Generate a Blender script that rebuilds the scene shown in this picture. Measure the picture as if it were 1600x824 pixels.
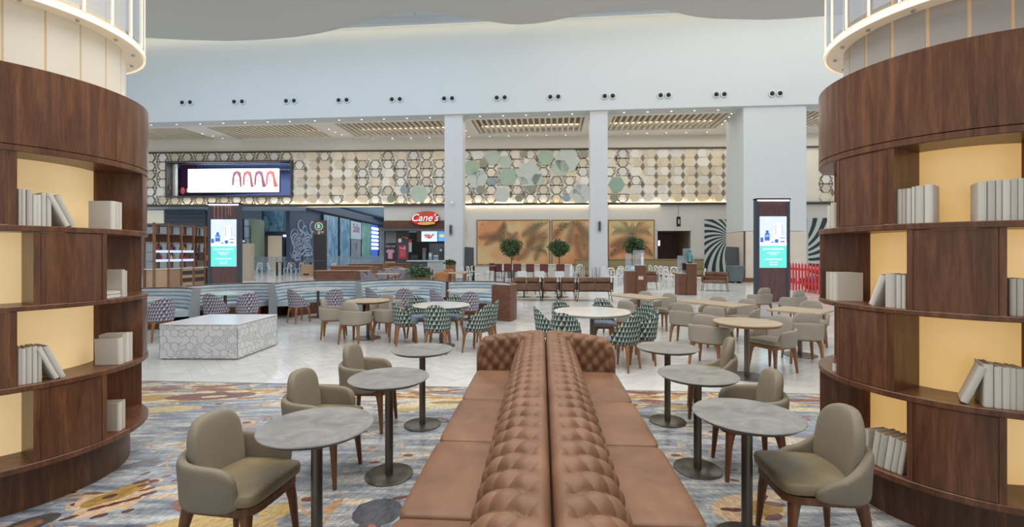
import bpy, bmesh, math, random
from math import sin, cos, tan, pi, radians as rad, sqrt, atan2, hypot
from mathutils import Vector, Matrix

for o in list(bpy.data.objects):
    bpy.data.objects.remove(o)
sc = bpy.context.scene
COL = sc.collection
RND = random.Random(11)

# ------------------------------------------------------------------ camera
F, CX, HY, H = 711.0, 800.0, 395.0, 1.69          # focal length, centre, horizon (px) and eye height (m)
cam = bpy.data.cameras.new('camera')
cam.sensor_width = 36.0
cam.lens = F / 1600 * 36.0
cam.shift_y = -(412.0 - HY) / 1600.0
cam.clip_start, cam.clip_end = 0.05, 300
camo = bpy.data.objects.new('camera', cam)
COL.objects.link(camo)
camo.location = (0, 0, H)
camo.rotation_euler = (pi / 2, 0, 0)
sc.camera = camo

# ------------------------------------------------------------------ world, large lights, exposure
sc.view_settings.view_transform = 'Standard'
sc.view_settings.look = 'None'
sc.view_settings.exposure = 0.0
sc.view_settings.gamma = 1.0
sc.view_settings.use_curve_mapping = False
w = bpy.data.worlds.new('daylight')
sc.world = w
w.use_nodes = True
w.node_tree.nodes['Background'].inputs[0].default_value = (0.95, 0.975, 1.0, 1)
w.node_tree.nodes['Background'].inputs[1].default_value = 0.80


def area(name, loc, size, power, color=(1, 1, 1), rot=(0, 0, 0)):
    l = bpy.data.lights.new(name, 'AREA')
    l.shape = 'RECTANGLE'
    l.size, l.size_y = size
    l.energy = power
    l.color = color
    o = bpy.data.objects.new(name, l)
    COL.objects.link(o)
    o.location = loc
    o.rotation_euler = rot
    return o


area('atrium_skylight_left', (-13, 18.5, 15.3), (24, 13), 1500, (0.74, 0.88, 1.0))
area('atrium_skylight_right', (12, 18.5, 15.3), (24, 13), 1500, (1.0, 0.95, 0.86))
area('lounge_fill_light', (0.3, 3.2, 6.6), (9, 7), 640, (1.0, 0.97, 0.93))  # unseen area lamp added under the near ceiling to brighten the lounge
area('concourse_fill_light', (-17.5, 50, 6.45), (9, 22), 700, (0.85, 0.94, 1.0))  # added fill without a fixture, lifts the dark concourse on the left
area('upper_room_fill_light', (-20.3, 35.4, 8.3), (8, 1.4), 260, (0.8, 0.88, 1.0))  # added fill, brightens the otherwise unlit room behind the framed opening
area('food_court_light', (3, 30.0, 9.9), (40, 3.0), 500, (1.0, 0.95, 0.87))


# ------------------------------------------------------------------ helpers
def lin(c):
    return tuple(((v / 255) / 12.92 if v / 255 <= .04045 else ((v / 255 + .055) / 1.055) ** 2.4) for v in c[:3]) + (1.0,)


def px2(px, Z):
    return (px - CX) / F * Z


def fl(px, py, z=0.0):
    Z = (H - z) * F / (py - HY)
    return px2(px, Z), Z


class NT:
    """small wrapper for building node materials"""

    def __init__(s, name):
        s.m = bpy.data.materials.new(name)
        s.m.use_nodes = True
        s.t = s.m.node_tree
        s.b = s.t.nodes['Principled BSDF']
        s.out = s.t.nodes['Material Output']

    def n(s, typ, ins=None, **kw):
        nd = s.t.nodes.new(typ)
        for k, v in kw.items():
            setattr(nd, k, v)
        for k, v in (ins or {}).items():
            s.set(nd.inputs[k], v)
        return nd

    def set(s, sock, v):
        if hasattr(v, 'is_linked') or isinstance(v, bpy.types.NodeSocket):
            s.t.links.new(v, sock)
        elif isinstance(v, bpy.types.Node):
            s.t.links.new(v.outputs[0], sock)
        else:
            sock.default_value = v

    def math(s, op, a, b=0.0, c=0.0, clamp=False):
        nd = s.n('ShaderNodeMath', operation=op)
        nd.use_clamp = clamp
        s.set(nd.inputs[0], a)
        s.set(nd.inputs[1], b)
        s.set(nd.inputs[2], c)
        return nd.outputs[0]

    def mix(s, fac, a, b, mode='MIX'):
        nd = s.n('ShaderNodeMix', data_type='RGBA', blend_type=mode)
        s.set(nd.inputs[0], fac)
        s.set(nd.inputs[6], a)
        s.set(nd.inputs[7], b)
        return nd.outputs[2]

    def ramp(s, fac, stops, interp='LINEAR'):
        nd = s.n('ShaderNodeValToRGB')
        cr = nd.color_ramp
        cr.interpolation = interp
        while len(cr.elements) < len(stops):
            cr.elements.new(0.5)
        for e, (p, c) in zip(cr.elements, stops):
            e.position = p
            e.color = c if len(c) == 4 and max(c) <= 1 else lin(c)
        s.set(nd.inputs[0], fac)
        return nd.outputs[0]

    def coord(s, kind='Object', scale=(1, 1, 1), rot=(0, 0, 0), loc=(0, 0, 0)):
        tc = s.n('ShaderNodeTexCoord')
        mp = s.n('ShaderNodeMapping')
        mp.inputs['Scale'].default_value = scale
        mp.inputs['Rotation'].default_value = rot
        mp.inputs['Location'].default_value = loc
        s.t.links.new(tc.outputs[kind], mp.inputs['Vector'])
        return mp.outputs[0]

    def noise(s, vec, scale=5, detail=3, rough=.5, dist=0):
        nd = s.n('ShaderNodeTexNoise')
        nd.inputs['Scale'].default_value = scale
        nd.inputs['Detail'].default_value = detail
        nd.inputs['Roughness'].default_value = rough
        nd.inputs['Distortion'].default_value = dist
        s.set(nd.inputs['Vector'], vec)
        return nd.outputs[0]

    def bump(s, h, strength=.3, dist=.01):
        nd = s.n('ShaderNodeBump')
        nd.inputs['Strength'].default_value = strength
        nd.inputs['Distance'].default_value = dist
        s.set(nd.inputs['Height'], h)
        s.t.links.new(nd.outputs[0], s.b.inputs['Normal'])

    def fin(s, color=None, rough=None, metal=None, spec=None, emis=None, es=None, trans=None, ior=None, alpha=None, coat=None):
        I = s.b.inputs
        for k, v in (('Base Color', color), ('Roughness', rough), ('Metallic', metal), ('Specular IOR Level', spec),
                     ('Emission Color', emis), ('Emission Strength', es), ('Transmission Weight', trans), ('IOR', ior),
                     ('Alpha', alpha), ('Coat Weight', coat)):
            if v is not None:
                s.set(I[k], v)
        return s.m


MATS = {}


def mat(name, rgb, rough=.5, metal=0, var=.08, vscale=6, bump=0, bscale=200, spec=None, rough_var=0, coat=None):
    """plain surface: colour with slight procedural variation, optional fine relief"""
    if name in MATS:
        return MATS[name]
    k = NT(name)
    v = k.coord()
    c = lin(rgb)
    n = k.noise(v, vscale, 3)
    dark = tuple(x * (1 - var) for x in c[:3]) + (1,)
    lite = tuple(min(1, x * (1 + var)) for x in c[:3]) + (1,)
    col = k.mix(n, dark, lite)
    if bump:
        k.bump(k.noise(v, bscale, 2), bump, .004)
    MATS[name] = k.fin(col, rough, metal, spec, coat=coat)
    return MATS[name]


def emat(name, rgb, strength, base=None):
    if name in MATS:
        return MATS[name]
    k = NT(name)
    v = k.coord()
    n = k.noise(v, 1.5, 2)
    c = lin(rgb)
    col = k.mix(n, tuple(x * .93 for x in c[:3]) + (1,), c)
    MATS[name] = k.fin(lin(base or rgb), .6, emis=col, es=strength)
    return MATS[name]


def wood(name, a, b, scale=3.0, rough=.38, axis='Z', spec=.4):
    if name in MATS:
        return MATS[name]
    k = NT(name)
    sc3 = {'Z': (9, 9, .8), 'X': (.8, 9, 9), 'Y': (9, .8, 9)}[axis]
    v = k.coord('Object', sc3)
    n1 = k.noise(v, scale, 5, .6, .6)
    n2 = k.noise(v, scale * 7, 3, .6)
    f = k.math('ADD', k.math('MULTIPLY', n1, .75), k.math('MULTIPLY', n2, .3))
    col = k.ramp(f, [(.32, a), (.52, tuple((x + y) / 2 for x, y in zip(a, b))), (.72, b)])
    k.bump(n2, .06, .002)
    MATS[name] = k.fin(col, rough, spec=spec)
    return MATS[name]


class MB:
    """collects geometry, builds ONE mesh object"""

    def __init__(s):
        s.v, s.f, s.uv = [], [], None

    def add(s, vs, fs, M=None):
        n = len(s.v)
        s.v += [tuple(M @ Vector(p)) for p in vs] if M is not None else list(vs)
        s.f += [tuple(i + n for i in f) for f in fs]
        return s

    def box(s, x0, x1, y0, y1, z0, z1, c=0, M=None):
        if c <= 0:
            vs = [(x, y, z) for x in (x0, x1) for y in (y0, y1) for z in (z0, z1)]
            return s.add(vs, [(0, 1, 3, 2), (4, 6, 7, 5), (0, 4, 5, 1), (2, 3, 7, 6), (0, 2, 6, 4), (1, 5, 7, 3)], M)
        lo, hi = (x0, y0, z0), (x1, y1, z1)
        vs = []
        for i in range(8):
            b = ((i >> 2) & 1, (i >> 1) & 1, i & 1)
            for ax in range(3):
                vs.append(tuple((hi[k] if b[k] else lo[k]) if k == ax else ((hi[k] - c) if b[k] else (lo[k] + c)) for k in range(3)))

        def ix(b, ax):
            return ((b[0] * 2 + b[1]) * 2 + b[2]) * 3 + ax
        fs = []
        for ax in range(3):
            p, q = [k for k in range(3) if k != ax]
            for e in (0, 1):
                l = []
                for (u, v_) in ((0, 0), (1, 0), (1, 1), (0, 1)):
                    b = [0, 0, 0]
                    b[ax], b[p], b[q] = e, u, v_
                    l.append(ix(b, ax))
                fs.append(tuple(l))
            for u in (0, 1):
                for v_ in (0, 1):
                    b0, b1 = [0, 0, 0], [0, 0, 0]
                    b0[p], b0[q], b0[ax] = u, v_, 0
                    b1[p], b1[q], b1[ax] = u, v_, 1
                    fs.append((ix(b0, p), ix(b1, p), ix(b1, q), ix(b0, q)))
        for i in range(8):
            fs.append((i * 3, i * 3 + 1, i * 3 + 2))
        return s.add(vs, fs, M)

    def grid(s, f, nu, nv, cu=False, cv=False, cap=False):
        n = len(s.v)
        U = nu if cu else nu + 1
        V = nv if cv else nv + 1
        for i in range(U):
            for j in range(V):
                s.v.append(tuple(f(i / nu, j / nv)))
        for i in range(nu):
            for j in range(nv):
                a, b = i % U, (i + 1) % U
                c, d = j % V, (j + 1) % V
                s.f.append((n + a * V + c, n + b * V + c, n + b * V + d, n + a * V + d))
        if cap and cv and not cu:
            s.f.append(tuple(n + j for j in range(V)))
            s.f.append(tuple(n + (U - 1) * V + j for j in range(V)))
        return s

    def tube(s, path, r, n=8, flat=1.0):
        P = [Vector(p) for p in path]
        m = len(P)
        rs = r if isinstance(r, (list, tuple)) else [r] * m
        t0 = (P[1] - P[0]).normalized()
        a = Vector((1, 0, 0)) if abs(t0.x) < .8 else Vector((0, 1, 0))
        u = (a - t0 * a.dot(t0)).normalized()
        base = len(s.v)
        for i in range(m):
            t = (P[min(i + 1, m - 1)] - P[max(i - 1, 0)]).normalized()
            u = (u - t * u.dot(t)).normalized()
            w_ = t.cross(u)
            for j in range(n):
                an = 2 * pi * (j + .5) / n
                s.v.append(tuple(P[i] + u * cos(an) * rs[i] + w_ * sin(an) * rs[i] * flat))
        for i in range(m - 1):
            for j in range(n):
                k = (j + 1) % n
                s.f.append((base + i * n + j, base + i * n + k, base + (i + 1) * n + k, base + (i + 1) * n + j))
        s.f.append(tuple(base + j for j in range(n)))
        s.f.append(tuple(base + (m - 1) * n + j for j in range(n)))
        return s

    def lathe(s, prof, n=24, cx=0, cy=0, cz=0):
        base = len(s.v)
        m = len(prof)
        for j in range(n):
            a = 2 * pi * j / n
            for (r, z) in prof:
                s.v.append((cx + r * cos(a), cy + r * sin(a), cz + z))
        for j in range(n):
            k = (j + 1) % n
            for i in range(m - 1):
                s.f.append((base + j * m + i, base + k * m + i, base + k * m + i + 1, base + j * m + i + 1))
        if prof[0][0] > 1e-6:
            s.f.append(tuple(base + j * m for j in range(n)))
        if prof[-1][0] > 1e-6:
            s.f.append(tuple(base + j * m + m - 1 for j in range(n)))
        return s

    def ringlathe(s, prof, a0, a1, n, cx=0, cy=0):
        """closed profile loop swept over an arc of angles (rad), capped"""
        full = abs(abs(a1 - a0) - 2 * pi) < 1e-4
        m = len(prof)
        base = len(s.v)
        N = n if full else n + 1
        for i in range(N):
            a = a0 + (a1 - a0) * i / n
            for (r, z) in prof:
                s.v.append((cx + r * cos(a), cy + r * sin(a), z))
        for i in range(n):
            k = (i + 1) % N
            for j in range(m):
                l = (j + 1) % m
                s.f.append((base + i * m + j, base + k * m + j, base + k * m + l, base + i * m + l))
        if not full:
            s.f.append(tuple(base + j for j in range(m)))
            s.f.append(tuple(base + n * m + j for j in range(m)))
        return s

    def prism(s, poly, z0, z1, M=None):
        n = len(poly)
        vs = [(x, y, z0) for x, y in poly] + [(x, y, z1) for x, y in poly]
        fs = [tuple(range(n)), tuple(range(n, 2 * n))] + [(i, (i + 1) % n, n + (i + 1) % n, n + i) for i in range(n)]
        return s.add(vs, fs, M)

    def vprism(s, poly, y0, y1):
        """polygon in (x,z), thickness along y"""
        n = len(poly)
        vs = [(x, y0, z) for x, z in poly] + [(x, y1, z) for x, z in poly]
        fs = [tuple(range(n)), tuple(range(n, 2 * n))] + [(i, (i + 1) % n, n + (i + 1) % n, n + i) for i in range(n)]
        return s.add(vs, fs)

    def sell(s, c, h, e1=.4, e2=.4, nu=20, nv=12, axis='z', warp=None):
        """super-ellipsoid cushion; axis = thin axis"""
        def pw(x, e):
            return (abs(x) ** e) * (1 if x >= 0 else -1)

        def f(u, v_):
            th = 2 * pi * u
            ph = -pi / 2 + pi * v_
            cp, sp = pw(cos(ph), e1), pw(sin(ph), e1)
            p, q = cp * pw(cos(th), e2), cp * pw(sin(th), e2)
            if axis == 'z':
                o = [h[0] * p, h[1] * q, h[2] * sp]
            elif axis == 'y':
                o = [h[0] * p, h[1] * sp, h[2] * q]
            else:
                o = [h[0] * sp, h[1] * p, h[2] * q]
            o = [o[i] + c[i] for i in range(3)]
            return warp(*o) if warp else o
        return s.grid(f, nu, nv, cu=True)

    def build(s, name, m, parent=None, loc=(0, 0, 0), rz=0.0, smooth=0, recalc=True):
        me = bpy.data.meshes.new(name)
        me.from_pydata(s.v, [], s.f)
        if s.uv:
            ul = me.uv_layers.new(name='UVMap')
            for lp in me.loops:
                ul.data[lp.index].uv = s.uv[lp.vertex_index]
        if recalc:
            bm = bmesh.new()
            bm.from_mesh(me)
            bmesh.ops.remove_doubles(bm, verts=bm.verts, dist=1e-6)
            bmesh.ops.recalc_face_normals(bm, faces=bm.faces)
            bm.to_mesh(me)
            bm.free()
        if smooth:
            me.shade_smooth()
            me.set_sharp_from_angle(angle=rad(smooth))
        for x in (m if isinstance(m, (list, tuple)) else [m]):
            me.materials.append(x)
        return link(name, me, parent, loc, rz)


def link(name, me, parent=None, loc=(0, 0, 0), rz=0.0):
    o = bpy.data.objects.new(name, me)
    COL.objects.link(o)
    o.location = loc
    o.rotation_euler = (0, 0, rz)
    if parent is not None:
        o.parent = parent
    return o


def tag(o, label, cat, group=None):
    o['label'] = label
    o['category'] = cat
    if group:
        o['group'] = group
    return o


def thing(name, label, cat, loc=(0, 0, 0), rz=0.0, group=None):
    return tag(link(name, None, None, loc, rz), label, cat, group)


def struct(o):
    o['kind'] = 'structure'
    return o


def stuff(o):
    o['kind'] = 'stuff'
    return o


KIDS = {}


def copy_tree(root, label, loc, rz, group=None, name=None):
    r = root.copy()
    COL.objects.link(r)
    r.location = loc
    r.rotation_euler = (0, 0, rz)
    r['label'] = label
    if group:
        r['group'] = group
    if root not in KIDS:
        KIDS[root] = [(c, list(c.children)) for c in root.children]
    for ch, gs in KIDS[root]:
        c = ch.copy()
        COL.objects.link(c)
        c.parent = r
        for g in gs:
            d = g.copy()
            COL.objects.link(d)
            d.parent = c
    return r


class Proto:
    """first placement uses the original, later ones are copies"""

    def __init__(s, maker):
        s.maker, s.root, s.used = maker, None, False

    def put(s, label, loc, rz=0.0, group=None):
        if s.root is None:
            s.root = s.maker()
            KIDS[s.root] = [(c, list(c.children)) for c in s.root.children]
            o = s.root
            o.location = loc
            o.rotation_euler = (0, 0, rz)
            o['label'] = label
            if group:
                o['group'] = group
            return o
        return copy_tree(s.root, label, loc, rz, group)


def text(body, name, m, size, parent=None, loc=(0, 0, 0), rot=(pi / 2, 0, 0), extrude=0.004, shear=0, align='CENTER', bold=0):
    cu = bpy.data.curves.new('lettering', 'FONT')
    cu.body = body
    cu.size = size
    cu.extrude = extrude
    cu.shear = shear
    cu.align_x = align
    cu.align_y = 'CENTER'
    cu.offset = bold
    cu.resolution_u = 3
    t = bpy.data.objects.new('lettering', cu)
    COL.objects.link(t)
    dg = bpy.context.evaluated_depsgraph_get()
    dg.update()
    me = bpy.data.meshes.new_from_object(t.evaluated_get(dg))
    bpy.data.objects.remove(t)
    me.materials.clear()
    me.materials.append(m)
    o = link(name, me, parent, loc)
    o.rotation_euler = rot
    return o


ORD = ['first', 'second', 'third', 'fourth', 'fifth', 'sixth', 'seventh', 'eighth', 'ninth', 'tenth', 'eleventh', 'twelfth',
       'thirteenth', 'fourteenth', 'fifteenth', 'sixteenth', 'seventeenth', 'eighteenth', 'nineteenth', 'twentieth'] + [f'{i}th' for i in range(21, 60)]
# ------------------------------------------------------------------ materials used widely
SR = -rad(3.78)                       # the lounge axis runs a little right of the view axis


def SB(x, y):
    """lounge coordinates (along / across the sofas) to world"""
    return x * cos(SR) - y * sin(SR), x * sin(SR) + y * cos(SR)


WALNUT = wood('walnut_veneer', (72, 44, 30), (134, 90, 62), 2.2, .30)
WALNUT_D = wood('dark_walnut_veneer', (62, 39, 27), (114, 76, 53), 2.2, .36)
OAK = wood('ash_leg_wood', (120, 80, 50), (172, 124, 84), 4, .42)
WALNUT_LEG = wood('walnut_leg_wood', (84, 52, 32), (136, 92, 60), 4, .42)
REDWOOD = wood('reddish_veneer', (90, 58, 46), (136, 94, 74), 2.5, .45, 'X')
TABLEWOOD = wood('pale_oak_top', (166, 144, 116), (200, 180, 152), 3, .45, 'X')
WHITE_PAINT = mat('white_paint', (205, 211, 214), .6, var=.02, vscale=.4)
WARM_WHITE = mat('warm_white_paint', (226, 220, 208), .6, var=.02, vscale=.4)
STONE_WALL = mat('pale_stone_wall', (214, 212, 206), .55, var=.05, vscale=1.2)
BLACK_METAL = mat('black_metal', (38, 37, 38), .4, .6)
STEEL = mat('dark_bronze_steel', (112, 104, 94), .34, .8, var=.1)
CHROME = mat('brushed_steel', (190, 192, 195), .25, .9)
BLACK = mat('black_matte', (24, 25, 28), .55)
WHITE_PLASTIC = mat('white_plastic', (232, 233, 236), .4, var=.02)
DARKGREY = mat('charcoal_panel', (62, 66, 72), .5)

# ------------------------------------------------------------------ floor of the lounge: mosaic
def carpet_material():
    k = NT('mosaic_floor')
    tc = k.n('ShaderNodeTexCoord')
    sp = k.n('ShaderNodeSeparateXYZ', {0: tc.outputs['Object']})
    ax = k.math('ABSOLUTE', k.math('SUBTRACT', sp.outputs[0], .25))
    cb = k.n('ShaderNodeCombineXYZ', {0: ax, 1: sp.outputs[1], 2: 0.0})
    base = cb.outputs[0]

    def mapped(scale, ang):
        mp = k.n('ShaderNodeMapping')
        mp.inputs['Scale'].default_value = scale
        mp.inputs['Rotation'].default_value = (0, 0, ang)
        k.t.links.new(base, mp.inputs[0])
        return mp.outputs[0]
    rows = mapped((1, 1, 1), rad(62))
    br = k.n('ShaderNodeTexBrick', {'Color1': (0.30, .30, .30, 1), 'Color2': (1, 1, 1, 1), 'Mortar': (.42, .42, .42, 1), 'Scale': 1.0,
                                    'Mortar Size': .0016, 'Brick Width': .034, 'Row Height': .016, 'Vector': rows})
    br.offset = .5
    streak = k.noise(mapped((1.0, 7.0, 1), rad(62)), 1.6, 5, .62, .3)
    patch = k.noise(mapped((1, 1, 1), 0), .55, 3, .5, .4)
    col = k.ramp(streak, [(.32, (98, 104, 114)), (.45, (146, 150, 156)), (.56, (184, 184, 182)), (.68, (216, 211, 202))])
    bluish = k.mix(k.ramp(patch, [(.42, (0, 0, 0, 1)), (.6, (1, 1, 1, 1))]), col, k.ramp(streak, [(.3, (88, 98, 118)), (.6, (160, 168, 178)), (.75, (205, 205, 200))]))
    col = bluish
    # organic cream / ochre / rust drifts, stretched across the room, denser by the far edge
    far = k.math('MULTIPLY', k.math('SUBTRACT', sp.outputs[1], 4.2), .10, clamp=False)
    far = k.math('MAXIMUM', far, 0.0)
    d1 = k.noise(mapped((.8, 2.6, 1), rad(8)), 1.9, 4, .55, .9)
    d1 = k.math('ADD', d1, far)
    col = k.mix(k.ramp(d1, [(.63, (0, 0, 0, 1)), (.65, (1, 1, 1, 1))]), col, lin((216, 200, 172)))
    col = k.mix(k.ramp(d1, [(.70, (0, 0, 0, 1)), (.715, (1, 1, 1, 1))]), col, lin((188, 150, 84)))
    d2 = k.noise(mapped((.9, 3.2, 1), rad(-5)), 2.3, 5, .6, 1.2)
    d2 = k.math('ADD', d2, far)
    col = k.mix(k.ramp(d2, [(.675, (0, 0, 0, 1)), (.69, (1, 1, 1, 1))]), col, lin((146, 102, 88)))
    # thin looping vine lines
    d3 = k.noise(mapped((1, 1.3, 1), .4), 1.1, 1, .4, .8)
    line = k.math('LESS_THAN', k.math('ABSOLUTE', k.math('SUBTRACT', d3, .52)), .0045)
    col = k.mix(line, col, lin((190, 152, 112)))
    # scattered rust seeds
    vo = k.n('ShaderNodeTexVoronoi', {'Vector': mapped((2.0, 3.4, 1), .2), 'Scale': 1.0, 'Randomness': 1.0})
    seed = k.math('LESS_THAN', vo.outputs['Distance'], .105)
    ring = k.math('LESS_THAN', vo.outputs['Distance'], .15)
    col = k.mix(ring, col, lin((196, 172, 146)))
    col = k.mix(seed, col, lin((112, 62, 52)))

    def ell(px, py, a, b, ang, c):
        nonlocal col
        x, y = fl(px, py)
        mp = k.n('ShaderNodeMapping', vector_type='TEXTURE')
        mp.inputs['Location'].default_value = (x, y, 0)
        mp.inputs['Rotation'].default_value = (0, 0, rad(ang))
        mp.inputs['Scale'].default_value = (a, b, 1)
        k.t.links.new(wob, mp.inputs[0])
        ln = k.n('ShaderNodeVectorMath', {0: mp.outputs[0]}, operation='LENGTH')
        col = k.mix(k.math('LESS_THAN', ln.outputs['Value'], 1.0), col, lin(c))
    nz = k.n('ShaderNodeTexNoise', {'Vector': tc.outputs['Object'], 'Scale': 14.0, 'Detail': 2.0})
    ofs = k.n('ShaderNodeVectorMath', {0: nz.outputs[1], 1: (.5, .5, .5)}, operation='SUBTRACT')
    ofs = k.n('ShaderNodeVectorMath', {0: ofs.outputs[0], 1: (.035, .035, 0)}, operation='MULTIPLY')
    wob = k.n('ShaderNodeVectorMath', {0: tc.outputs['Object'], 1: ofs.outputs[0]}, operation='ADD').outputs[0]
    PEACH, OCH, MAR, GREY, CREAM = (208, 178, 146), (166, 132, 72), (104, 66, 58), (120, 116, 118), (214, 200, 166)
    for e in [(150, 785, .10, .16, 60, PEACH), (178, 783, .13, .22, -24, PEACH), (205, 785, .05, .09, 0, PEACH), (260, 775, .03, .10, -80, PEACH), (262, 762, .03, .10, -85, PEACH),
              (160, 780, .07, .12, -24, OCH), (185, 772, .09, .13, -24, OCH), (205, 764, .08, .10, -30, OCH),
              (152, 794, .055, .022, 40, MAR), (180, 787, .055, .022, 40, MAR), (206, 781, .05, .022, 40, MAR), (232, 772, .05, .022, 45, MAR), (229, 765, .05, .02, 40, MAR), (226, 758, .05, .02, 40, MAR), (221, 753, .05, .022, 40, MAR),
              (172, 776, .05, .03, 40, (92, 66, 60)), (147, 771, .07, .02, 5, (120, 98, 80)),
              (107, 810, .05, .022, 45, MAR), (155, 807, .05, .026, 40, MAR), (200, 799, .035, .024, 45, MAR), (228, 740, .035, .018, 50, (120, 84, 80)), (260, 744, .03, .016, 40, (120, 84, 80)), (277, 750, .035, .018, 40, (120, 84, 80)),
              (205, 728, .05, .19, -45, GREY), (232, 725, .04, .10, -60, GREY), (40, 822, .10, .16, -35, (84, 78, 74)), (36, 824, .05, .09, -35, (138, 96, 78)), (285, 790, .05, .10, 50, (140, 92, 78)),
              (280, 822, .30, .10, 25, (196, 166, 104)), (380, 822, .22, .08, 0, (196, 166, 104)), (430, 800, .10, .10, 0, (190, 160, 100)),
              (690, 632, .50, .16, 8, CREAM), (700, 629, .20, .055, 4, OCH), (640, 640, .22, .05, 10, (198, 170, 106)), (690, 657, .11, .055, -35, (96, 88, 86)), (690, 657, .06, .03, -35, (150, 118, 104)),
              (245, 622, .46, .20, 10, CREAM), (240, 622, .26, .12, 8, (186, 150, 88)), (262, 640, .34, .10, 10, (206, 184, 132)), (330, 619, .50, .14, 8, (132, 88, 80)), (322, 613, .12, .05, 0, CREAM), (372, 612, .14, .05, 0, CREAM), (335, 620, .14, .04, 12, CREAM),
              (1018, 653, .12, .05, -30, (92, 86, 82)), (1022, 652, .06, .025, -30, (150, 104, 92)), (1060, 637, .12, .06, -10, (182, 150, 72)), (1030, 615, .34, .05, -5, (140, 92, 78)), (1020, 627, .16, .06, -8, (138, 94, 80)), (1038, 617, .10, .045, 0, CREAM), (1078, 624, .12, .035, 0, CREAM),
              (1170, 795, .26, .17, 20, PEACH), (1195, 795, .13, .09, 25, OCH), (1205, 772, .16, .05, 10, PEACH), (1140, 797, .06, .02, -5, MAR), (1154, 797, .04, .02, 0, MAR), (1192, 777, .05, .03, 40, MAR), (1210, 788, .07, .03, -20, (118, 84, 84)), (1210, 809, .07, .03, 20, (118, 84, 84)), (1147, 751, .04, .018, -15, MAR), (1148, 735, .03, .016, 0, MAR),
              (590, 800, .16, .16, 0, (84, 84, 90)), (578, 822, .07, .06, 0, (86, 80, 80)), (580, 824, .03, .03, 0, (170, 104, 90)), (585, 723, .04, .022, 5, (124, 74, 62)), (582, 700, .03, .018, 0, (150, 104, 88)), (627, 778, .06, .02, 20, (110, 62, 56)),
              (1250, 640, .40, .07, -6, CREAM), (1255, 626, .30, .05, -4, (150, 96, 80)), (1240, 690, .30, .10, -12, (206, 190, 168)), (1225, 700, .06, .03, -8, (116, 82, 70))]:
        ell(*e)
    m = k.n('ShaderNodeMath', operation='MULTIPLY_ADD')
    g = k.mix(.62, (1, 1, 1, 1), br.outputs['Color'])
    col = k.mix(1.0, col, g, 'MULTIPLY')
    col = k.mix(1.0, col, (1.36, 1.36, 1.36, 1), 'MULTIPLY')
    k.bump(br.outputs['Fac'], .12, .001)
    return k.fin(col, k.math('MULTIPLY_ADD', streak, .2, .16), spec=.45)


EDGE = 5.66                                            # the mosaic ends here, pale stone paving begins
b = MB()
cs = [SB(-9.5, -3.5), SB(9.5, -3.5), SB(9.5, EDGE), SB(-9.5, EDGE)]
b.prism(cs, -.10, 0)
struct(b.build('floor_mosaic', carpet_material()))


def tile_material(name, dark=0):
    k = NT(name)
    v = k.coord('Object', (1, 1, 1))
    n = k.noise(v, 2.2, 5, .6, .5)
    oi = k.n('ShaderNodeObjectInfo')
    gi = k.n('ShaderNodeNewGeometry')
    r = k.math('FRACT', k.math('ADD', oi.outputs['Random'], gi.outputs['Random Per Island']))
    c = k.ramp(n, [(.3, (206, 207, 206)), (.5, (224, 224, 222)), (.7, (234, 233, 230))])
    c = k.mix(k.math('MULTIPLY', r, .10), c, lin((150, 152, 156)))
    return k.fin(c, k.math('MULTIPLY_ADD', n, .12, .10), spec=.5)


TILE = tile_material('pale_stone_paving')
GROUT = mat('pale_grout', (196, 198, 200), .5)
b = MB()
cs = [SB(-60, EDGE), SB(60, EDGE), SB(60, 90), SB(-60, 90)]
b.prism(cs, -.10, -.003)
for q in ([SB(-60, -10), SB(-9.5, -10), SB(-9.5, EDGE), SB(-60, EDGE)], [SB(9.5, -10), SB(60, -10), SB(60, EDGE), SB(9.5, EDGE)], [SB(-9.5, -10), SB(9.5, -10), SB(9.5, -3.5), SB(-9.5, -3.5)]):
    b.prism(q, -.10, -.003)
floor = struct(b.build('floor', TILE))
b = MB()                                                # thin metal trim between mosaic and paving
b.box(-9.5, 9.5, EDGE - .012, EDGE + .012, -.05, .001)
struct(b.build('trim_1', mat('trim_grey', (150, 152, 156), .4, .5), rz=SR))

# herringbone paving planks: the nearest ones are single pieces
PW, PL = .20, .80
tm = MB()
tm.box(-PL / 2 + .0025, PL / 2 - .0025, -PW / 2 + .0025, PW / 2 - .0025, -.02, 0).build('floor_tile', TILE, floor)
t0 = bpy.data.objects['floor_tile']
planks = []
c45 = cos(pi / 4)
NP = 4                                                  # plank length / width
for i in range(-110, 160):
    for m_ in range(-20, 24):
        x0 = i + 2 * NP * m_
        for (x, y, r) in ((x0 + NP / 2, i + .5, 0), (i + .5, i - 2 * NP + 1 + 2 * NP * m_ + NP / 2, pi / 2)):
            X, Y = (x - y) * c45 * PW, (x + y) * c45 * PW
            if -16 < X < 16 and 5 < Y < 16:
                planks.append((X, Y, r + pi / 4))
vis = []
for (X, Y, r) in planks:
    if EDGE + .41 < Y < 15.5:
        wx, wy = SB(X, Y)
        if abs(wx) < wy * 1.06 + .3 and not (wx < -2.0 and wy < 5.0):
            vis.append((wy, X, Y, r))
vis.sort()
first = True
for (d, X, Y, r) in vis[:299]:
    wx, wy = SB(X, Y)
    o = t0 if first else t0.copy()
    if not first:
        COL.objects.link(o)
    first = False
    o.location = (wx, wy, 0)
    o.rotation_euler = (0, 0, r + SR)
b = MB()
for (d, X, Y, r) in vis[299:]:
    wx, wy = SB(X, Y)
    M = Matrix.Translation((wx, wy, 0)) @ Matrix.Rotation(r + SR, 4, 'Z')
    h = .0025
    b.add([(-PL / 2 + h, -PW / 2 + h, 0), (PL / 2 - h, -PW / 2 + h, 0), (PL / 2 - h, PW / 2 - h, 0), (-PL / 2 + h, PW / 2 - h, 0)], [(0, 1, 2, 3)], M)
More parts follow.
